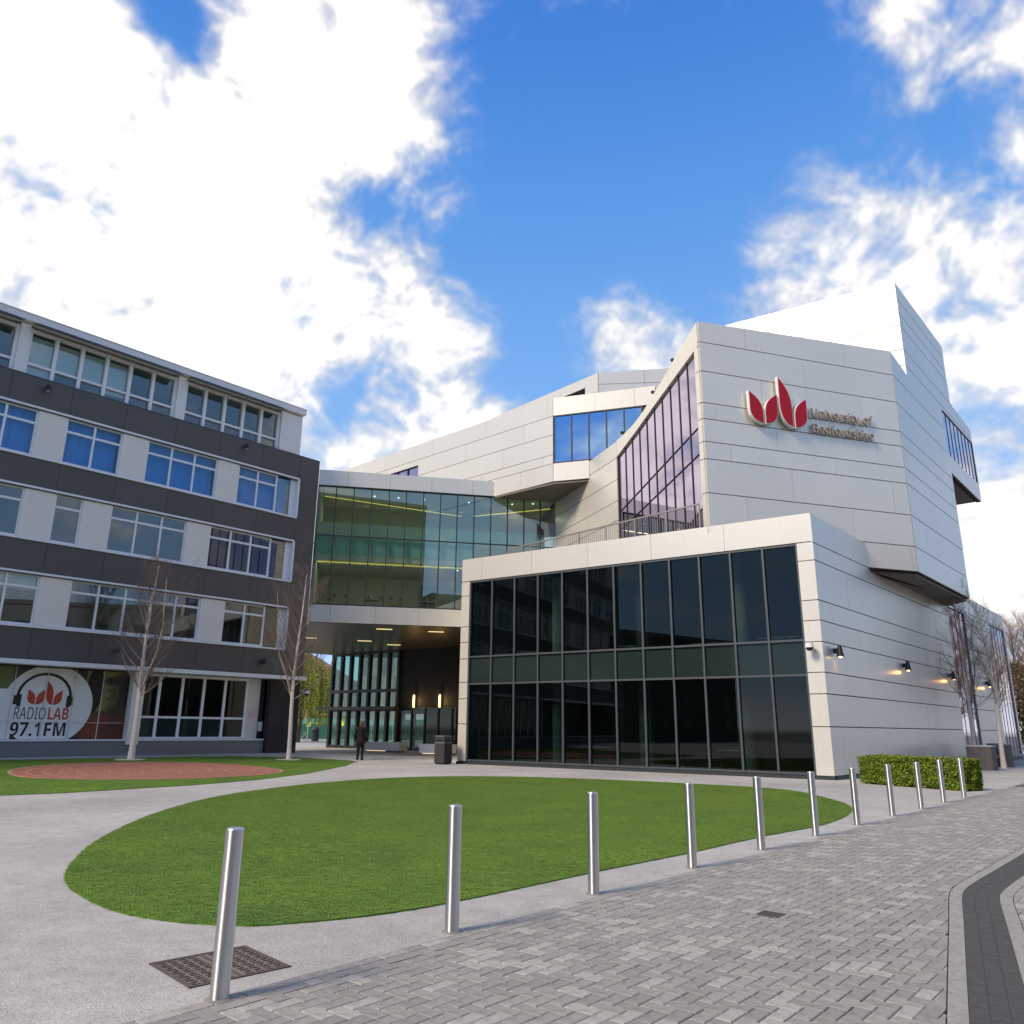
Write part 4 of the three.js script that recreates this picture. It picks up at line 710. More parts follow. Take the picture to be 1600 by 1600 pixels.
// ------------------------------------------------------------------ lamps and cameras on the pale walls
{
  let first; const at = (s, y) => { const [x, z] = sideAt(s, 0.06); return [x, y, z]; };
  for (const [s, where] of [[1.0, 'next to the corner dome camera'], [9.2, 'second from the dome camera'], [16.9, 'just before the first tall window strip'], [25.1, 'between the two tall window strips']]) {
    if (first) { copyOf(first, at(s, 4.2), undefined, 'black cone wall light with warm glow ' + where); continue; }
    first = thing('wall_light', 'black cone wall light with warm glow ' + where, 'lamp', at(s, 4.2), (90 - D1) * RAD, 'cone lights along the pale side wall');
    mesh('bracket', bx(-0.04, 0.04, 0.12, 0.3, 0, 0.13), M.black, first);
    const h = mesh('shade', new THREE.LatheGeometry([[0.001, 0.4], [0.05, 0.39], [0.075, 0.34], [0.13, 0.02], [0.126, 0.0], [0.118, 0.02], [0.065, 0.32]].map(([r, y]) => new THREE.Vector2(r, y)), 28).translate(0, 0, 0.22), M.black, first);
    mesh('bulb', new THREE.SphereGeometry(0.07, 16, 10).translate(0, 0.02, 0.22), M.lampGlow, first);
    const l = new THREE.SpotLight(0xffb050, 0.28, 0, 1.2, 0.9, 2); l.position.set(0, -0.08, 0.22); l.target.position.set(0, -2, 0.05); l.castShadow = true; first.add(l, l.target);
  }
  const dome = (label, x, y, z, turn) => { const t = thing('dome_camera', label, 'camera', [x, y, z], turn); mesh('mount', bar([0, 0.16, 0], [0, 0.16, 0.3], 0.035), M.white, t); mesh('cap', new THREE.CylinderGeometry(0.13, 0.15, 0.16, 24).translate(0, 0.12, 0.34), M.white, t); mesh('dome', new THREE.SphereGeometry(0.125, 24, 12, 0, Math.PI * 2, Math.PI / 2, Math.PI / 2).translate(0, 0.045, 0.34), phys([0.02, 0.02, 0.02], { roughness: 0.08 }), t); return t; };
  const dF2 = dirOf(FRONT), nF = [Math.cos(FRONT * RAD), Math.sin(FRONT * RAD)];
  dome('white dome camera on the corner column of the glazed pavilion', A0[0] + dF2[0] * 15.35 + nF[0] * 0.06, 4.4, A0[1] + dF2[1] * 15.35 + nF[1] * 0.06, (90 - FRONT) * RAD);
  const oc = [-10.91 + 0.05 * 0.75, -41.95 + 0.05]; dome('white dome camera on the dark brick corner of the office block', oc[0], 3.15, oc[1], 70 * RAD);
  const cam = (label, x, y, z, turn) => { const t = thing('security_camera', label, 'camera', [x, y, z], turn); mesh('stalk', bar([0, 0, 0], [0, 0.16, 0], 0.02), M.darkMetal, t); mesh('body', bx(-0.06, 0.06, 0.14, 0.26, -0.12, 0.2), M.darkMetal, t); mesh('lens', new THREE.CylinderGeometry(0.04, 0.04, 0.03, 16).rotateX(Math.PI / 2).translate(0, 0.2, 0.21), M.black, t); return t; };
  const f = dirOf(-20), fl = (s, y) => [SL[0] + f[0] * s + 0.05, y, SL[1] + f[1] * s];
  cam('small camera high on the sweeping coping above the emblem wall', ...fl(2.1, 17.42), 2.2); cam('small camera halfway down the sweeping coping', ...fl(3.9, 16.6), 2.2); cam('small camera low on the sweeping coping beside the blue corner window', ...fl(7.0, 15.7), 2.2);
}
// ------------------------------------------------------------------ bollards and manhole cover
{
  const b = thing('bollard', 'brushed steel bollard standing right beside the rusty manhole cover', 'bollard', [0, 0, 0], 0, 'steel bollards along the paving edge');
  const brush = tex(256, (i, j, n) => 150 + 60 * fbm(i * 0.9, j * 0.02, 1, 2) + 40 * (rnd() - 0.5), { srgb: false, rep: 2 });
  const st = phys([0.72, 0.71, 0.69], { roughness: 0.6, metalness: 1, roughnessMap: brush, anisotropy: 0.94, anisotropyRotation: Math.PI / 2 });
  mesh('post', new THREE.CylinderGeometry(0.0575, 0.0575, 0.955, 48, 1, true).translate(0, 0.4775, 0), st, b);
  mesh('cap', new THREE.LatheGeometry([[0.0575, 0.953], [0.0565, 0.962], [0.05, 0.968], [0.001, 0.97]].map(([r, y]) => new THREE.Vector2(r, y)), 48), phys([0.66, 0.65, 0.63], { roughness: 0.34, metalness: 1 }), b);
  mesh('base_ring', new THREE.CylinderGeometry(0.072, 0.09, 0.008, 36).translate(0, 0.004, 0), M.concreteWall, b);
  const nth = ['', 'second', 'third', 'fourth', 'fifth', 'sixth', 'seventh', 'eighth', 'ninth', 'tenth', 'eleventh'];
  const px = [[342, 1563], [706, 1458], [928, 1399], [1082, 1358], [1190, 1330], [1275, 1308], [1340, 1291], [1395, 1277], [1440, 1266], [1475, 1256], [1507, 1249]];
  px.forEach(([u, v], i) => { const [x, z] = ground(u, v - 2); if (i) copyOf(b, [x, 0, z], i * 0.7, `brushed steel bollard, ${nth[i]} in the row from the rusty manhole cover`); else b.position.set(x, 0, z); });
}
{
  const c = [-1.975, -6.03], az = 46.5; // rusty cover let into the forecourt
  const t = thing('manhole_cover', 'rusty square manhole cover behind the foremost bollard', 'manhole cover', [c[0], 0, c[1]], (90 - az) * RAD);
  const rust = tex(256, (i, j, n) => { const v = 0.85 + 0.45 * tiled(i, j, n, 12, 4, 6) + 0.25 * (rnd() - 0.5); return [140 * v, 128 * v, 122 * v]; }, { rep: 2 }), rm = std([0.62, 0.58, 0.56], 0.85, 0.25, { map: rust });
  const w = 0.35, h = 0.35;
  mesh('frame', mergeGeometries([bx(-w, w, 0, 0.008, -h, -h + 0.025), bx(-w, w, 0, 0.008, h - 0.025, h), bx(-w, -w + 0.025, 0, 0.0075, -h, h), bx(w - 0.025, w, 0, 0.0075, -h, h), bx(-0.012, 0.012, 0, 0.0085, -h, h)]), rm, t);
  mesh('plate', bx(-w + 0.02, w - 0.02, 0.0005, 0.003, -h + 0.02, h - 0.02), std([0.17, 0.15, 0.14], 0.9), t);
  const studs = []; for (let i = 0; i < 9; i++) for (let j = 0; j < 13; j++) { const x = -w + 0.06 + i * 0.0725, z = -h + 0.055 + j * 0.05; if (Math.abs(x) < 0.03) continue; studs.push(bx(-0.027, 0.027, 0.003, 0.009, -0.011, 0.011).rotateY((j % 2 ? 0.5 : -0.1)).translate(x, 0, z)); }
  const m = mesh('treads', mergeGeometries(studs), rm, t); m.userData.kind = 'stuff';
  for (const x of [-w + 0.145, -w + 0.29, w - 0.145]) mesh('rib', bx(x - 0.006, x + 0.006, 0.003, 0.0082, -h + 0.03, h - 0.03), rm, t);
}
{ // small gully grate in the block paving
  const [x, z] = ground(1204, 1429), t = thing('drain_grate', 'small dark gully grate set in the block paving', 'drain', [x, 0, z], (90 - LINE_AZ) * RAD), g = std([0.1, 0.095, 0.09], 0.8, 0.3);
  mesh('frame', mergeGeometries([bx(-0.1, 0.1, 0, 0.006, -0.1, -0.085), bx(-0.1, 0.1, 0, 0.006, 0.085, 0.1), bx(-0.1, -0.085, 0, 0.0055, -0.085, 0.085), bx(0.085, 0.1, 0, 0.0055, -0.085, 0.085)]), g, t);
  mesh('tray', bx(-0.084, 0.084, 0.0005, 0.002, -0.084, 0.084), std([0.05, 0.05, 0.05], 0.95), t);
  for (let k = 0; k < 5; k++) mesh('bar', bx(-0.084, 0.084, 0.0021, 0.005, -0.075 + k * 0.034, -0.058 + k * 0.034), g, t);
}
// ------------------------------------------------------------------ birches and other planting
const barkTex = tex(256, (i, j, n) => { const f = tiled(i * 0.35, j, n, 26, 3, 4); const b = f > 0.3 ? 0.45 : 1 - 0.1 * Math.abs(tiled(i, j, n, 12, 3, 2)); return [232 * b, 222 * b, 212 * b]; }, { rep: 1 });
M.bark = std([1, 0.98, 0.95], 0.85, 0, { map: barkTex }); M.limb = std([0.5, 0.43, 0.37], 0.9); M.twig = std([0.22, 0.165, 0.14], 0.95);
function bareTree(name, label, [x, z], { h = 8, r = 0.1, first = 2.6, lean = [0, 0], n = 26, spread = 0.38, sd = 1, bark = M.bark, limb = M.limb, twig = M.twig, group, dense = 1, fork = 0, y: base = 0 }) {
  seed = 7000 + sd * 131; const t = thing(name, label, 'tree', [x, base, z], 0, group);
  const trunk = [], limbs = [], twigs = [], V = (a, b, c) => new THREE.Vector3(a, b, c);
  const P = (u) => V(lean[0] * u * u * h + 0.05 * Math.sin(u * 7 + sd), u * h, lean[1] * u * u * h + 0.05 * Math.cos(u * 6 + sd));
  const R = (u) => r * (1 - u) ** 0.9 + 0.012; const N = 16;
  for (let i = 0; i < N; i++) trunk.push(bar(P(i / N).toArray(), P((i + 1) / N).toArray(), R(i / N) * (i === 0 ? 1.15 : 1), R((i + 1) / N), 12));
  const shoot = (p, d, len, rad, depth) => {
    const segs = depth === 0 ? 5 : depth === 1 ? 3 : 2; let a = p.clone(), dir = d.clone();
    for (let k = 0; k < segs; k++) {
      const b = a.clone().addScaledVector(dir, len / segs), r0 = rad * (1 - 0.8 * k / segs), r1 = rad * (1 - 0.8 * (k + 1) / segs);
      (depth === 0 && rad > 0.012 ? limbs : twigs).push(bar(a.toArray(), b.toArray(), r0, r1, depth === 0 ? 6 : 3));
      if (depth < 2) { const m = Math.round((depth === 0 ? 3 : 3) * dense); for (let q = 0; q < m; q++) { const s = rr(0.1, 1), c = a.clone().lerp(b, s), nd = dir.clone().add(V(rr(-1, 1), rr(-0.35, 0.9), rr(-1, 1)).multiplyScalar(0.75)).normalize(); shoot(c, nd, len * rr(0.3, 0.55), Math.max(0.0028, r1 * 0.45), depth + 1); } }
      dir = dir.clone().add(V(rr(-0.18, 0.18), 0.13 - 0.05 * depth, rr(-0.18, 0.18))).normalize(); a = b;
    }
  };
  for (let i = 0; i < n; i++) { const u = first / h + (1 - first / h) * (i / n) ** 0.9 * 0.97, a = i * 2.4 + rr(-0.5, 0.5), e = rr(0.55, 1.1), d = V(Math.cos(a) * Math.cos(e), Math.sin(e), Math.sin(a) * Math.cos(e)); shoot(P(u), d, h * spread * (1 - u * 0.72) * rr(0.7, 1.15), Math.max(0.006, R(u) * 0.32), 0); }
  if (fork) shoot(P(first / h), V(0.28 * fork, 0.95, 0.1).normalize(), h * 0.62, R(first / h) * 0.55, 0);
  mesh('trunk', mergeGeometries(trunk), bark, t); mesh('branches', mergeGeometries(limbs), limb, t); const tw = mesh('twigs', mergeGeometries(twigs), twig, t); tw.userData.kind = 'stuff'; return t;
}
bareTree('birch_tree', 'bare white birch growing in front of the radio poster window', ground(203, 1187, 0.19), { y: 0.17, h: 8.0, r: 0.115, first: 2.5, lean: [0.012, 0.0], n: 26, spread: 0.36, sd: 1, fork: 1, dense: 1.3 });
bareTree('birch_tree', 'bare white birch beside the dark brick corner of the office block', ground(449, 1187, 0.12), { y: 0.1, h: 8.4, r: 0.09, first: 2.6, lean: [0.02, 0], n: 26, spread: 0.36, sd: 2, fork: -1, dense: 1.3 });
bareTree('birch_tree', 'bare white birch in front of the first tall window strip', [22.4, -39.2], { h: 8.4, r: 0.09, first: 2.6, lean: [-0.006, 0], n: 26, spread: 0.42, sd: 3, fork: 1, dense: 1.1 });
bareTree('birch_tree', 'bare white birch standing between the grey bench blocks', ground(1571, 1201), { h: 7.6, r: 0.1, first: 2.6, lean: [-0.02, 0], n: 24, spread: 0.4, sd: 4 });
bareTree('birch_tree', 'slim bare birch beyond the second tall window strip', [30.5, -43.8], { h: 7, r: 0.09, first: 2.6, n: 20, spread: 0.38, sd: 5 });
for (const [u, v, l, h] of [[203, 1187, 'round bare soil patch at the foot of the poster birch', 0.19], [449, 1187, 'round bare soil patch at the foot of the corner birch', 0.12]]) { const [x, z] = ground(u, v, h); const m = mesh('tree_pit', new THREE.CylinderGeometry(0.55, 0.6, 0.03, 36)  .translate(x, h + 0.012, z), std([0.42, 0.38, 0.33], 0.95)); tag(m, l, 'tree pit', 'tree pits in the narrow lawn'); }
const brownTwig = std([0.2, 0.13, 0.08], 0.95), darkBark = std([0.12, 0.1, 0.08], 0.95);
bareTree('bare_tree', 'large bare brown tree far down the street beyond the metal building', [62, -95], { h: 15, r: 0.35, first: 3.5, n: 34, spread: 0.4, sd: 6, bark: darkBark, limb: darkBark, twig: brownTwig, dense: 1.4, group: 'bare trees down the street' });
bareTree('bare_tree', 'bushy bare tree nearer the end of the metal building', [55.6, -87.5], { h: 13.5, r: 0.3, first: 2, n: 34, spread: 0.45, sd: 7, bark: darkBark, limb: darkBark, twig: brownTwig, dense: 1.5, group: 'bare trees down the street' });
for (const [x, z, h, k, l] of [[50, -60, 12, 11, 'bare tree opposite the first tall window strip'], [58, -66, 14, 12, 'broad bare tree opposite the second tall window strip'], [66, -76, 15, 13, 'tall bare tree past the end of the metal building'], [44, -52, 11, 14, 'bare street tree opposite the hedge']]) bareTree('bare_tree', l, [x, z], { h, r: 0.3, first: 1.5, n: 36, spread: 0.45, sd: k, bark: darkBark, limb: darkBark, twig: brownTwig, dense: 1.5, group: 'bare trees down the street' });
bareTree('bare_tree', 'tall bare tree behind the church boundary', [-27, -78], { h: 15, r: 0.3, first: 4, n: 30, spread: 0.42, sd: 8, bark: darkBark, limb: darkBark, twig: brownTwig, dense: 1.2 });
function leafGeo(s) { const g = new THREE.BufferGeometry(); g.setAttribute('position', new THREE.Float32BufferAttribute([-s * 0.35, 0, 0, 0, s * 0.12, -s * 0.5, s * 0.35, 0, 0, 0, s * 0.1, s * 0.55], 3)); g.setIndex([0, 2, 1, 0, 3, 2]); g.computeVertexNormals(); return g; }
function leaves(name, parent, list, size, colorOf) {
  const im = new THREE.InstancedMesh(leafGeo(size), phys([1, 1, 1], { roughness: 0.6, side: THREE.DoubleSide }), list.length); im.name = name; im.userData.kind = 'stuff'; im.castShadow = im.receiveShadow = true;
  const m = new THREE.Matrix4(), q = new THREE.Quaternion(), e = new THREE.Euler(), c = new THREE.Color();
  list.forEach((p, i) => { e.set(rr(-1.1, 1.1), rr(0, 6.3), rr(-1.1, 1.1)); q.setFromEuler(e); const s = rr(0.7, 1.3); m.compose(p, q, new THREE.Vector3(s, s, s)); im.setMatrixAt(i, m); c.setRGB(...colorOf(p)); im.setColorAt(i, c); });
  parent.add(im); return im;
}
{ // brown and olive undergrowth at the end of the street
  const t = thing('shrub', 'mass of brown and olive shrubs at the far end of the street', 'shrub', [57.5, 0, -88.5]); const pts = [];
  for (let i = 0; i < 16000; i++) { const u = rr(-1, 1), a = rr(0, 6.3), r = Math.cbrt(rr(0.25, 1)), s2 = Math.sqrt(1 - u * u); const p = new THREE.Vector3(s2 * Math.cos(a) * 4.6 * r, 4.6 + u * 4.6 * r, s2 * Math.sin(a) * 4.2 * r); const n = fbm(p.x * 0.6, p.y * 0.6, p.z * 0.6, 3); if (n < -0.12) continue; p.multiplyScalar(1 + 0.25 * n); p.y = Math.max(0.1, p.y); pts.push(p); }
  leaves('foliage', t, pts, 0.3, (p) => { const v = rr(0.6, 1.4), o = noise.noise(p.x * 0.5, p.y * 0.5, p.z * 0.5); return o > 0.1 ? [0.1 * v, 0.11 * v, 0.03 * v] : [0.14 * v, 0.09 * v, 0.05 * v]; });
  mesh('stems', mergeGeometries(Array.from({ length: 14 }, () => { const a = rr(0, 6.3); return bar([rr(-1, 1), 0, rr(-1, 1)], [Math.cos(a) * 3, rr(4, 8), Math.sin(a) * 3], 0.09, 0.03, 5); })), darkBark, t);
}
{ // clipped hedge at the building corner
  const a = ground(1343, 1224), b = ground(1510, 1237), L = Math.hypot(b[0] - a[0], b[1] - a[1]), az = Math.atan2(b[0] - a[0], -(b[1] - a[1])) / RAD;
  const t = thing('hedge', 'clipped green hedge at the corner of the metal building', 'hedge', [a[0], 0, a[1]], (90 - az) * RAD);
  const D = 0.85, H = 0.86; // runs along x, its body on the far side
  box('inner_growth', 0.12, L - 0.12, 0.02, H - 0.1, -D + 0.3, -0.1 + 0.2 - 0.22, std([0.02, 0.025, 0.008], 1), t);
  const pts = []; for (let i = 0; i < 52000; i++) {
    const f = rnd(); let x, y, z; if (f < 0.4) { x = rr(0, L); y = rr(0.03, H); z = -Math.abs(rr(0, 0.16)) ; } else if (f < 0.68) { x = rr(0, L); y = H - rr(0, 0.12); z = rr(-D, 0); } else if (f < 0.86) { x = L - rr(0, 0.16); y = rr(0.03, H); z = rr(-D, 0); } else { x = rr(0, L); y = rr(0.03, H); z = rr(-D, 0); }
    const w = 0.07 * fbm(x * 3.1, y * 3.1, z * 3.1, 3) * 2; const lump = 1 + 0.06 * noise.noise(x * 1.7, 3, z * 1.7); pts.push(new THREE.Vector3(x + w, Math.max(0.02, y * lump + w), z + w)); }
  leaves('leaves', t, pts, 0.05, (p) => { const v = rr(0.65, 1.35), n = noise.noise(p.x * 4, p.y * 4, p.z * 4); const y = rnd() < 0.42 + 0.2 * n ? 1.5 : 0.75; return [0.15 * v * y, 0.22 * v * (0.6 + 0.4 * y), 0.015 * v]; });
  const st = []; for (let i = 0; i < 40; i++) { const x = rr(0.1, L - 0.1), z = rr(-D + 0.2, -0.1); st.push(bar([x, 0, z], [x + rr(-0.1, 0.1), H * 0.8, z + rr(-0.1, 0.1)], 0.012, 0.006, 4)); } mesh('stems', mergeGeometries(st), darkBark, t);
}
{ // weeping willow seen through the passage
  const [x, z] = [-20.9, -80]; const t = thing('willow_tree', 'yellow-green weeping willow beyond the passage', 'tree', [x, 0, z]);
  mesh('trunk', mergeGeometries([bar([0, 0, 0], [0.2, 4, 0], 0.4, 0.28, 12), bar([0.2, 4, 0], [1.5, 8.5, 0.3], 0.24, 0.08, 8), bar([0.2, 4, 0], [-1.8, 8, -0.4], 0.22, 0.08, 8), bar([0.1, 4, 0], [0.3, 9, 1.2], 0.2, 0.06, 8)]), darkBark, t);
  const strands = [], pts = []; for (let i = 0; i < 260; i++) { const a = rr(0, 6.3), R = 3.1 * Math.sqrt(rnd()), top = 9.2 - R * 0.9 + rr(-0.8, 0.8), len = rr(3, 6.5); const sx = Math.cos(a) * R, sz = Math.sin(a) * R; const bot = Math.max(1.6, top - len); strands.push(bar([sx, top, sz], [sx * 1.08, bot, sz * 1.08], 0.012, 0.006, 3)); for (let y = bot; y < top; y += 0.07) { const k = (top - y) / len; pts.push(new THREE.Vector3(sx * (1 + 0.08 * k) + rr(-0.1, 0.1), y, sz * (1 + 0.08 * k) + rr(-0.1, 0.1))); } }
  const m = mesh('strands', mergeGeometries(strands), M.twig, t); m.userData.kind = 'stuff';
  leaves('foliage', t, pts, 0.16, () => { const v = rr(0.7, 1.3); return [0.3 * v, 0.36 * v, 0.02 * v]; });
}
// ------------------------------------------------------------------ church, hoarding, bicycle and bin beyond the passage
{
  const t = thing('church', 'stone and flint church with an arched window beyond the green hoarding', 'church', [-32, 0, -112], 4 * RAD);
  const chq = tex(256, (i, j, n) => { const c = (Math.floor(i / 32) + Math.floor(j / 32)) % 2, v = 0.85 + 0.3 * tiled(i, j, n, 30, 3, 3) + 0.25 * (rnd() - 0.5); return c ? [205 * v, 170 * v, 130 * v] : [140 * v, 112 * v, 90 * v]; }, { rep: 0.5 });
  const stone = std([0.85, 0.8, 0.75], 0.95, 0, { map: chq }), dress = std([0.55, 0.43, 0.29], 0.9);
  const arch = (x, y, w, h) => { const s = new THREE.Shape(); s.moveTo(x - w / 2, y); s.lineTo(x + w / 2, y); s.lineTo(x + w / 2, y + h * 0.62); s.quadraticCurveTo(x + w / 2, y + h * 0.86, x, y + h); s.quadraticCurveTo(x - w / 2, y + h * 0.86, x - w / 2, y + h * 0.62); return s; };
  const wall = shapeOf([[-9, 0], [9, 0], [9, 8.2], [4.5, 10.8], [0, 13.5], [-4.5, 10.8], [-9, 8.2]]); const openings = [[0, 3, 4, 8], [6.2, 3.2, 2, 4.8], [-6.2, 3.2, 2, 4.8]];
  for (const o of openings) wall.holes.push(arch(...o));
  mesh('wall', new THREE.ExtrudeGeometry(wall, { depth: 0.8, bevelEnabled: false }).translate(0, 0, -0.8), stone, t);
  for (const o of openings) { const ring = arch(o[0], o[1] - 0.2, o[2] + 0.7, o[3] + 0.5); ring.holes.push(arch(...o)); const w = mesh('window', new THREE.ExtrudeGeometry(ring, { depth: 0.2, bevelEnabled: false }).translate(0, 0, -0.1), dress, t); mesh('glass', new THREE.ShapeGeometry(arch(...o)).translate(0, 0, -0.5), std([0.03, 0.03, 0.035], 0.3), w); for (let k = 1; k < (o[2] > 3 ? 4 : 2); k++) mesh('tracery', bx(o[0] - o[2] / 2 + o[2] * k / (o[2] > 3 ? 4 : 2) - 0.08, o[0] - o[2] / 2 + o[2] * k / (o[2] > 3 ? 4 : 2) + 0.08, o[1], o[1] + o[3] * 0.78, -0.4, -0.15), dress, w); }
  for (const x of [-9.2, -3.6, 3.6, 9.2]) mesh('buttress', mergeGeometries([bx(x - 0.5, x + 0.5, 0, 5, -0.2, 1.2), bx(x - 0.45, x + 0.45, 5, 8.4, -0.2, 0.6)]), stone, t);
  const tw = mesh('tower', bx(10.5, 17, 0, 17, -8, -1), stone, t); for (let k = 0; k < 5; k++) mesh('merlon', bx(10.5 + k * 1.35, 11.3 + k * 1.35, 17, 17.9, -1.5, -0.98), dress, tw);
  mesh('nave', bx(-8.8, 8.8, 0, 8, -30, -0.9), stone, t); mesh('roof', slab([[-9, 8.05], [9, 8.05], [0, 13.2]], -30, -0.85), std([0.17, 0.15, 0.14], 0.9), t);
}
{
  const t = thing('hoarding', 'green mesh site hoarding across the far end of the passage', 'fence', [-30, 0, -92]);
  const net = std([0.03, 0.19, 0.13], 0.9, 0, { map: grain(0.8, 0.6) }), pale = std([0.1, 0.34, 0.29], 0.9);
  for (let i = 0; i < 9; i++) { const x = i * 2.4; box('panel', x + 0.03, x + 2.37, 0.12, 1.75, -0.03, 0.03, net, t); box('top_sheet', x + 0.03, x + 2.37, 1.76, 2.35, -0.028, 0.028, pale, t); box('post', x - 0.03, x + 0.03, 0, 2.4, -0.05, 0.05, M.aluminium[0], t); }
  const s = mesh('yellow_notice', bx(7.0, 7.5, 1.5, 2.0, 0.031, 0.04), std([0.7, 0.7, 0.03], 0.6), t);
}
function litterBin(label, [x, z], turn, w, h, domed) {
  const t = thing('litter_bin', label, 'bin', [x, 0, z], turn); const m = std([0.045, 0.045, 0.048], 0.55, 0.3), lt = std([0.2, 0.21, 0.22], 0.5, 0.3);
  if (domed) { mesh('body', new THREE.CylinderGeometry(w / 2, w / 2 * 0.95, h * 0.78, 28).translate(0, h * 0.39, 0), m, t); mesh('hood', new THREE.SphereGeometry(w / 2 * 1.03, 28, 12, 0, 6.3, 0, Math.PI / 2).translate(0, h * 0.74, 0), m, t); mesh('opening', bx(-w * 0.25, w * 0.25, h * 0.6, h * 0.72, w * 0.4, w * 0.5), M.black, t); }
  else { mesh('body', bx(-w / 2, w / 2, 0.06, h * 0.74, -w / 2, w / 2), m, t); mesh('foot', bx(-w / 2 + 0.03, w / 2 - 0.03, 0, 0.06, -w / 2 + 0.03, w / 2 - 0.03), M.black, t); mesh('trim', bx(-w / 2 - 0.006, w / 2 + 0.006, h * 0.74, h * 0.77, -w / 2 - 0.006, w / 2 + 0.006), lt, t); mesh('hood', slab([[-w / 2, 0], [w / 2, 0], [w / 2, h * 0.14], [w / 2 * 0.85, h * 0.2], [-w / 2 * 0.85, h * 0.2], [-w / 2, h * 0.14]], -w / 2, w / 2).translate(0, h * 0.77, 0), m, t); mesh('lid', bx(-w / 2 * 0.88, w / 2 * 0.88, h * 0.971, h, -w / 2, w / 2), lt, t); mesh('slot', bx(-w * 0.33, w * 0.33, h * 0.8, h * 0.88, w / 2, w / 2 + 0.008), M.black, t); }
  return t;
}
litterBin('grey box litter bin against the left column of the pavilion', [-2.95, -36.6], -35 * RAD, 0.56, 1.22, false);
litterBin('dark domed litter bin in front of the green hoarding', [-20.4, -85.6], 0, 0.8, 1.5, true);
{ // bicycle leaning by the hoarding
  const t = thing('bicycle', 'dark bicycle parked beside the domed bin', 'bicycle', [-21.9, 0, -85.9], 20 * RAD);
  const wheel = (x) => { const w = mesh('wheel', new THREE.TorusGeometry(0.32, 0.018, 8, 36).translate(x, 0.34, 0), M.black, t); const sp = []; for (let k = 0; k < 12; k++) sp.push(bar([x, 0.34, 0], [x + 0.31 * Math.cos(k * 0.524), 0.34 + 0.31 * Math.sin(k * 0.524), 0], 0.003, 0.003, 3)); mesh('spokes', mergeGeometries(sp), M.steel, w); };
  wheel(-0.5); wheel(0.5); mesh('frame', mergeGeometries([bar([-0.5, 0.34, 0], [-0.02, 0.3, 0], 0.014), bar([-0.02, 0.3, 0], [-0.15, 0.82, 0], 0.016), bar([-0.5, 0.34, 0], [-0.13, 0.76, 0], 0.012), bar([-0.13, 0.76, 0], [0.36, 0.82, 0], 0.017), bar([-0.02, 0.3, 0], [0.37, 0.74, 0], 0.018), bar([0.34, 0.92, 0], [0.5, 0.34, 0], 0.016)]), M.aluminium[0], t);
  mesh('saddle', new THREE.SphereGeometry(0.1, 14, 8).scale(1.3, 0.35, 0.7).translate(-0.17, 0.86, 0), M.black, t); mesh('handlebar', mergeGeometries([bar([0.34, 0.92, 0], [0.38, 0.98, 0], 0.014), bar([0.38, 0.98, -0.25], [0.38, 0.98, 0.25], 0.013)]), M.steel, t); mesh('crank', mergeGeometries([bar([-0.02, 0.3, 0.05], [0.1, 0.18, 0.07], 0.01), bar([-0.02, 0.3, -0.05], [-0.14, 0.42, -0.07], 0.01)]), M.steel, t);
}
// ------------------------------------------------------------------ benches
{
  const white = std([0.9, 0.9, 0.89], 0.6), led = std([0.9, 0.75, 0.5], 0.5, 0, { emissive: lin(1, 0.75, 0.45), emissiveIntensity: 0.7 });
  const bench = (label, a, b, depth, h) => { const L = Math.hypot(b[0] - a[0], b[1] - a[1]), az = Math.atan2(b[0] - a[0], -(b[1] - a[1])) / RAD; const t = thing('block_bench', label, 'bench', [a[0], 0, a[1]], (90 - az) * RAD, 'white block benches under the bridge'); mesh('seat', slab([[0.04, 0.12], [L - 0.04, 0.12], [L, h], [0, h]], -depth, 0), white, t); mesh('foot', bx(0.15, L - 0.15, 0, 0.119, -depth + 0.12, -0.1), M.interiorDark, t); mesh('light_strip', bx(0.2, L * 0.6, 0.085, 0.118, -0.099, -0.07), led, t); return t; };
  bench('long white block bench in front of the lobby glass', [-9.4, -52.6], [-6.95, -51.6], 1.1, 0.62); bench('shorter white block bench beside the pavilion wall', [-5.3, -47.9], [-3.3, -47.4], 0.9, 0.62);
  const dk = std([0.16, 0.15, 0.145], 0.8, 0, { map: grain(0.85, 0.4) }), topM = std([0.4, 0.4, 0.4], 0.6);
  const blk = (label, [x, z], w, d, h, turn) => { const t = thing('seat_block', label, 'bench', [x, 0, z], turn, 'grey seat blocks by the side wall'); mesh('block', bx(-w / 2, w / 2, 0, h, -d / 2, d / 2), dk, t); mesh('top_slab', bx(-w / 2 - 0.02, w / 2 + 0.02, h + 0.002, h + 0.06, -d / 2 - 0.02, d / 2 + 0.02), topM, t); return t; };
  blk('dark grey seat block beside the first tall window strip', ground(1537, 1203), 0.95, 1.0, 1.0, (90 - D1) * RAD); blk('dark grey seat block behind the birch', ground(1566, 1198), 0.9, 0.9, 1.05, (90 - D1) * RAD);
  const table = (label, [x, z], turn, L) => { const t = thing('slab_bench', label, 'bench', [x, 0, z], turn, 'low slab benches by the side wall'); mesh('slab', bx(-L / 2, L / 2, 0.42, 0.52, -0.28, 0.28), topM, t); for (const e of [-1, 1]) mesh('leg', bx(e * L * 0.38 - 0.06, e * L * 0.38 + 0.06, 0, 0.419, -0.24, 0.24), M.darkMetal, t); };
  table('low slab bench between the two grey seat blocks', ground(1553, 1198), (90 - D1) * RAD, 1.6); table('low dark slab bench near the second tall window strip', ground(1592, 1194), (60 - D1) * RAD, 2.2);
}
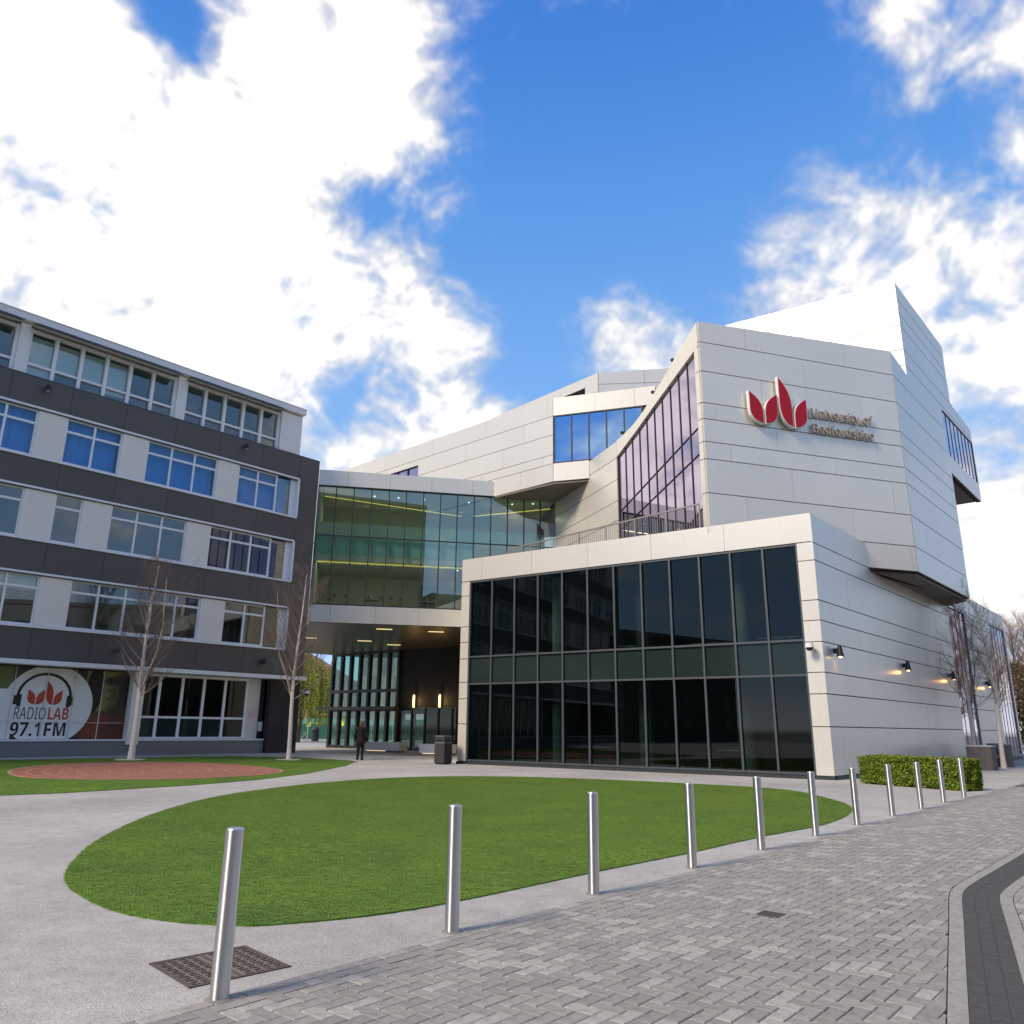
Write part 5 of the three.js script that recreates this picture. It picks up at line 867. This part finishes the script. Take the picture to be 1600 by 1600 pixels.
// ------------------------------------------------------------------ person walking towards the entrance, seen from behind
{
  const [x, z] = ground(562, 1187, 0.1), t = thing('person', 'person in a dark coat and trousers walking towards the entrance', 'person', [x, rise(x, z), z], 0.1);
  const seg = (p, a, b, r0, r1) => { const ab = [b[0] - a[0], b[1] - a[1], b[2] - a[2]], ap = [p[0] - a[0], p[1] - a[1], p[2] - a[2]], k = clamp01((ap[0] * ab[0] + ap[1] * ab[1] + ap[2] * ab[2]) / (ab[0] ** 2 + ab[1] ** 2 + ab[2] ** 2)); return Math.hypot(ap[0] - ab[0] * k, ap[1] - ab[1] * k, ap[2] - ab[2] * k) - (r0 + (r1 - r0) * k); };
  const smin = (a, b, k) => { const h = Math.max(k - Math.abs(a - b), 0) / k; return Math.min(a, b) - h * h * k / 4; };
  const field = (bones, cy, size, res, k, mat, name, parent) => {
    const mc = new MarchingCubes(res, mat, false, false, 400000); mc.isolation = 0; const half = res / 2;
    for (let i = 0; i < res; i++) for (let j = 0; j < res; j++) for (let l = 0; l < res; l++) { const p = [(i - half) / half * size, cy + (j - half) / half * size, (l - half) / half * size]; let d = 9; for (const b of bones) d = smin(d, seg(p, b[0], b[1], b[2], b[3]), k); mc.field[i + j * res + l * res * res] = -d; }
    mc.update(); const n = mc.count, g = new THREE.BufferGeometry(); g.setAttribute('position', new THREE.Float32BufferAttribute(Array.from(mc.positionArray.slice(0, n * 3)), 3)); g.setAttribute('normal', new THREE.Float32BufferAttribute(Array.from(mc.normalArray.slice(0, n * 3)), 3)); g.scale(size, size, size); g.translate(0, cy, 0); return mesh(name, g, mat, parent);
  };
  const fingers = (s, hx, hy, hz) => [[[hx, hy, hz], [hx, hy - 0.07, hz - 0.01], 0.03, 0.026], ...[-0.03, -0.01, 0.01, 0.03].map((o, i) => [[hx, hy - 0.07, hz + o], [hx - s * 0.012, hy - 0.145 - (i === 1 ? 0.012 : i === 3 ? -0.018 : 0), hz + o], 0.009, 0.007]), [[hx, hy - 0.02, hz - 0.03], [hx - s * 0.01, hy - 0.085, hz - 0.06], 0.011, 0.008]];
  const skin = std([0.42, 0.26, 0.19], 0.6), cloth = std([0.006, 0.006, 0.008], 0.9), trous = std([0.006, 0.006, 0.008], 0.9);
  const legs = [[[-0.09, 0.88, 0], [-0.1, 0.48, -0.03], 0.09, 0.062], [[-0.1, 0.48, -0.03], [-0.11, 0.08, 0.02], 0.058, 0.042], [[-0.11, 0.05, 0.04], [-0.12, 0.04, -0.13], 0.045, 0.038], [[0.09, 0.88, 0], [0.1, 0.48, 0.0], 0.09, 0.062], [[0.1, 0.48, 0.0], [0.1, 0.1, 0.12], 0.058, 0.042], [[0.1, 0.06, 0.14], [0.11, 0.04, -0.03], 0.045, 0.038]];
  const body = [...legs, [[0, 0.92, 0], [0, 1.3, 0], 0.13, 0.13], [[-0.13, 1.36, 0], [0.13, 1.36, 0], 0.07, 0.07], [[0, 1.38, 0], [0, 1.5, -0.01], 0.05, 0.048], [[0, 1.56, -0.02], [0, 1.63, -0.01], 0.085, 0.095], [[0, 1.53, -0.05], [0, 1.5, -0.075], 0.045, 0.03], [[0, 1.575, -0.11], [0, 1.56, -0.125], 0.012, 0.012], [[-0.095, 1.58, 0], [-0.1, 1.6, 0], 0.016, 0.018], [[0.095, 1.58, 0], [0.1, 1.6, 0], 0.016, 0.018], [[-0.19, 1.35, 0], [-0.25, 1.08, 0.04], 0.055, 0.043], [[-0.25, 1.08, 0.04], [-0.25, 0.84, -0.06], 0.04, 0.028], [[0.19, 1.35, 0], [0.25, 1.08, 0.0], 0.055, 0.043], [[0.25, 1.08, 0.0], [0.26, 0.84, -0.04], 0.04, 0.028], ...fingers(-1, -0.25, 0.84, -0.06), ...fingers(1, 0.26, 0.84, -0.04)];
  field(body, 0.86, 0.92, 100, 0.03, skin, 'body', t);
  const coat = [[[0, 0.82, 0.01], [0, 1.05, 0], 0.215, 0.18], [[0, 1.05, 0], [0, 1.34, 0], 0.175, 0.165], [[-0.15, 1.38, 0], [0.15, 1.38, 0], 0.085, 0.085], [[0, 1.4, 0.02], [0, 1.46, 0.03], 0.08, 0.075], [[-0.2, 1.36, 0], [-0.27, 1.08, 0.04], 0.08, 0.068], [[-0.27, 1.08, 0.04], [-0.26, 0.87, -0.05], 0.066, 0.055], [[0.2, 1.36, 0], [0.27, 1.08, 0.0], 0.08, 0.068], [[0.27, 1.08, 0.0], [0.27, 0.87, -0.04], 0.066, 0.055]];
  field(coat, 1.0, 0.75, 84, 0.06, cloth, 'coat', t);
  field(legs.map(([a, b, r0, r1], i) => [a, b, r0 + 0.012, r1 + 0.014]), 0.5, 0.56, 70, 0.03, trous, 'trousers', t);
  field([[[0, 1.66, 0.015], [0, 1.6, 0.03], 0.112, 0.108], [[0, 1.56, 0.05], [0, 1.48, 0.06], 0.085, 0.07]], 1.58, 0.25, 40, 0.03, std([0.1, 0.065, 0.045], 0.7), 'hair', t);
}
// ------------------------------------------------------------------ buildings behind the viewer, mirrored in the glass
function blockBuilding(label, [x, z], turn, w, h, d, wallM, nx, ny, wy, ww) {
  const t = thing('street_building', label, 'building', [x, 0, z], turn, 'buildings across the street');
  mesh('wall', bx(-w / 2, w / 2, 0, h, -d, 0), wallM, t); mesh('parapet', bx(-w / 2 - 0.1, w / 2 + 0.1, h + 0.002, h + 0.5, -d - 0.1, 0.1), M.concreteWall, t);
  const gl = phys([0.03, 0.035, 0.04], { roughness: 0.06 });
  for (let i = 0; i < nx; i++) for (let j = 0; j < ny; j++) { const cx = -w / 2 + w * (i + 0.5) / nx, cy = 1.2 + (h - 1.6) * (j + 0.15) / ny, win = sub('window', t); mesh('frame', bx(cx - ww / 2 - 0.08, cx + ww / 2 + 0.08, cy - 0.08, cy + wy + 0.08, 0.003, 0.06), wallM, win); mesh('glass', bx(cx - ww / 2, cx + ww / 2, cy, cy + wy, 0.061, 0.07), gl, win); }
  return t;
}
blockBuilding('grey rendered building with small square windows across the street', [44, -4], -100 * RAD, 60, 15, 14, std([0.2, 0.22, 0.23], 0.9), 14, 4, 1.3, 1.4);
blockBuilding('tall brown brick building across the street behind the viewer', [1, 34], 178 * RAD, 32, 36, 14, std([0.12, 0.085, 0.065], 0.95, 0, { map: grain(0.85, 0.4) }), 9, 9, 1.9, 1.2);
blockBuilding('low brown building beside the tall brick one', [36, 37], 178 * RAD, 34, 22, 14, std([0.14, 0.11, 0.09], 0.95), 9, 6, 1.7, 1.3);
blockBuilding('long dark brick terrace at the open side of the forecourt', [-58, -4], 75 * RAD, 60, 14, 12, std([0.09, 0.08, 0.075], 0.95), 14, 4, 1.9, 1.1);
renderer.render(scene, camera);
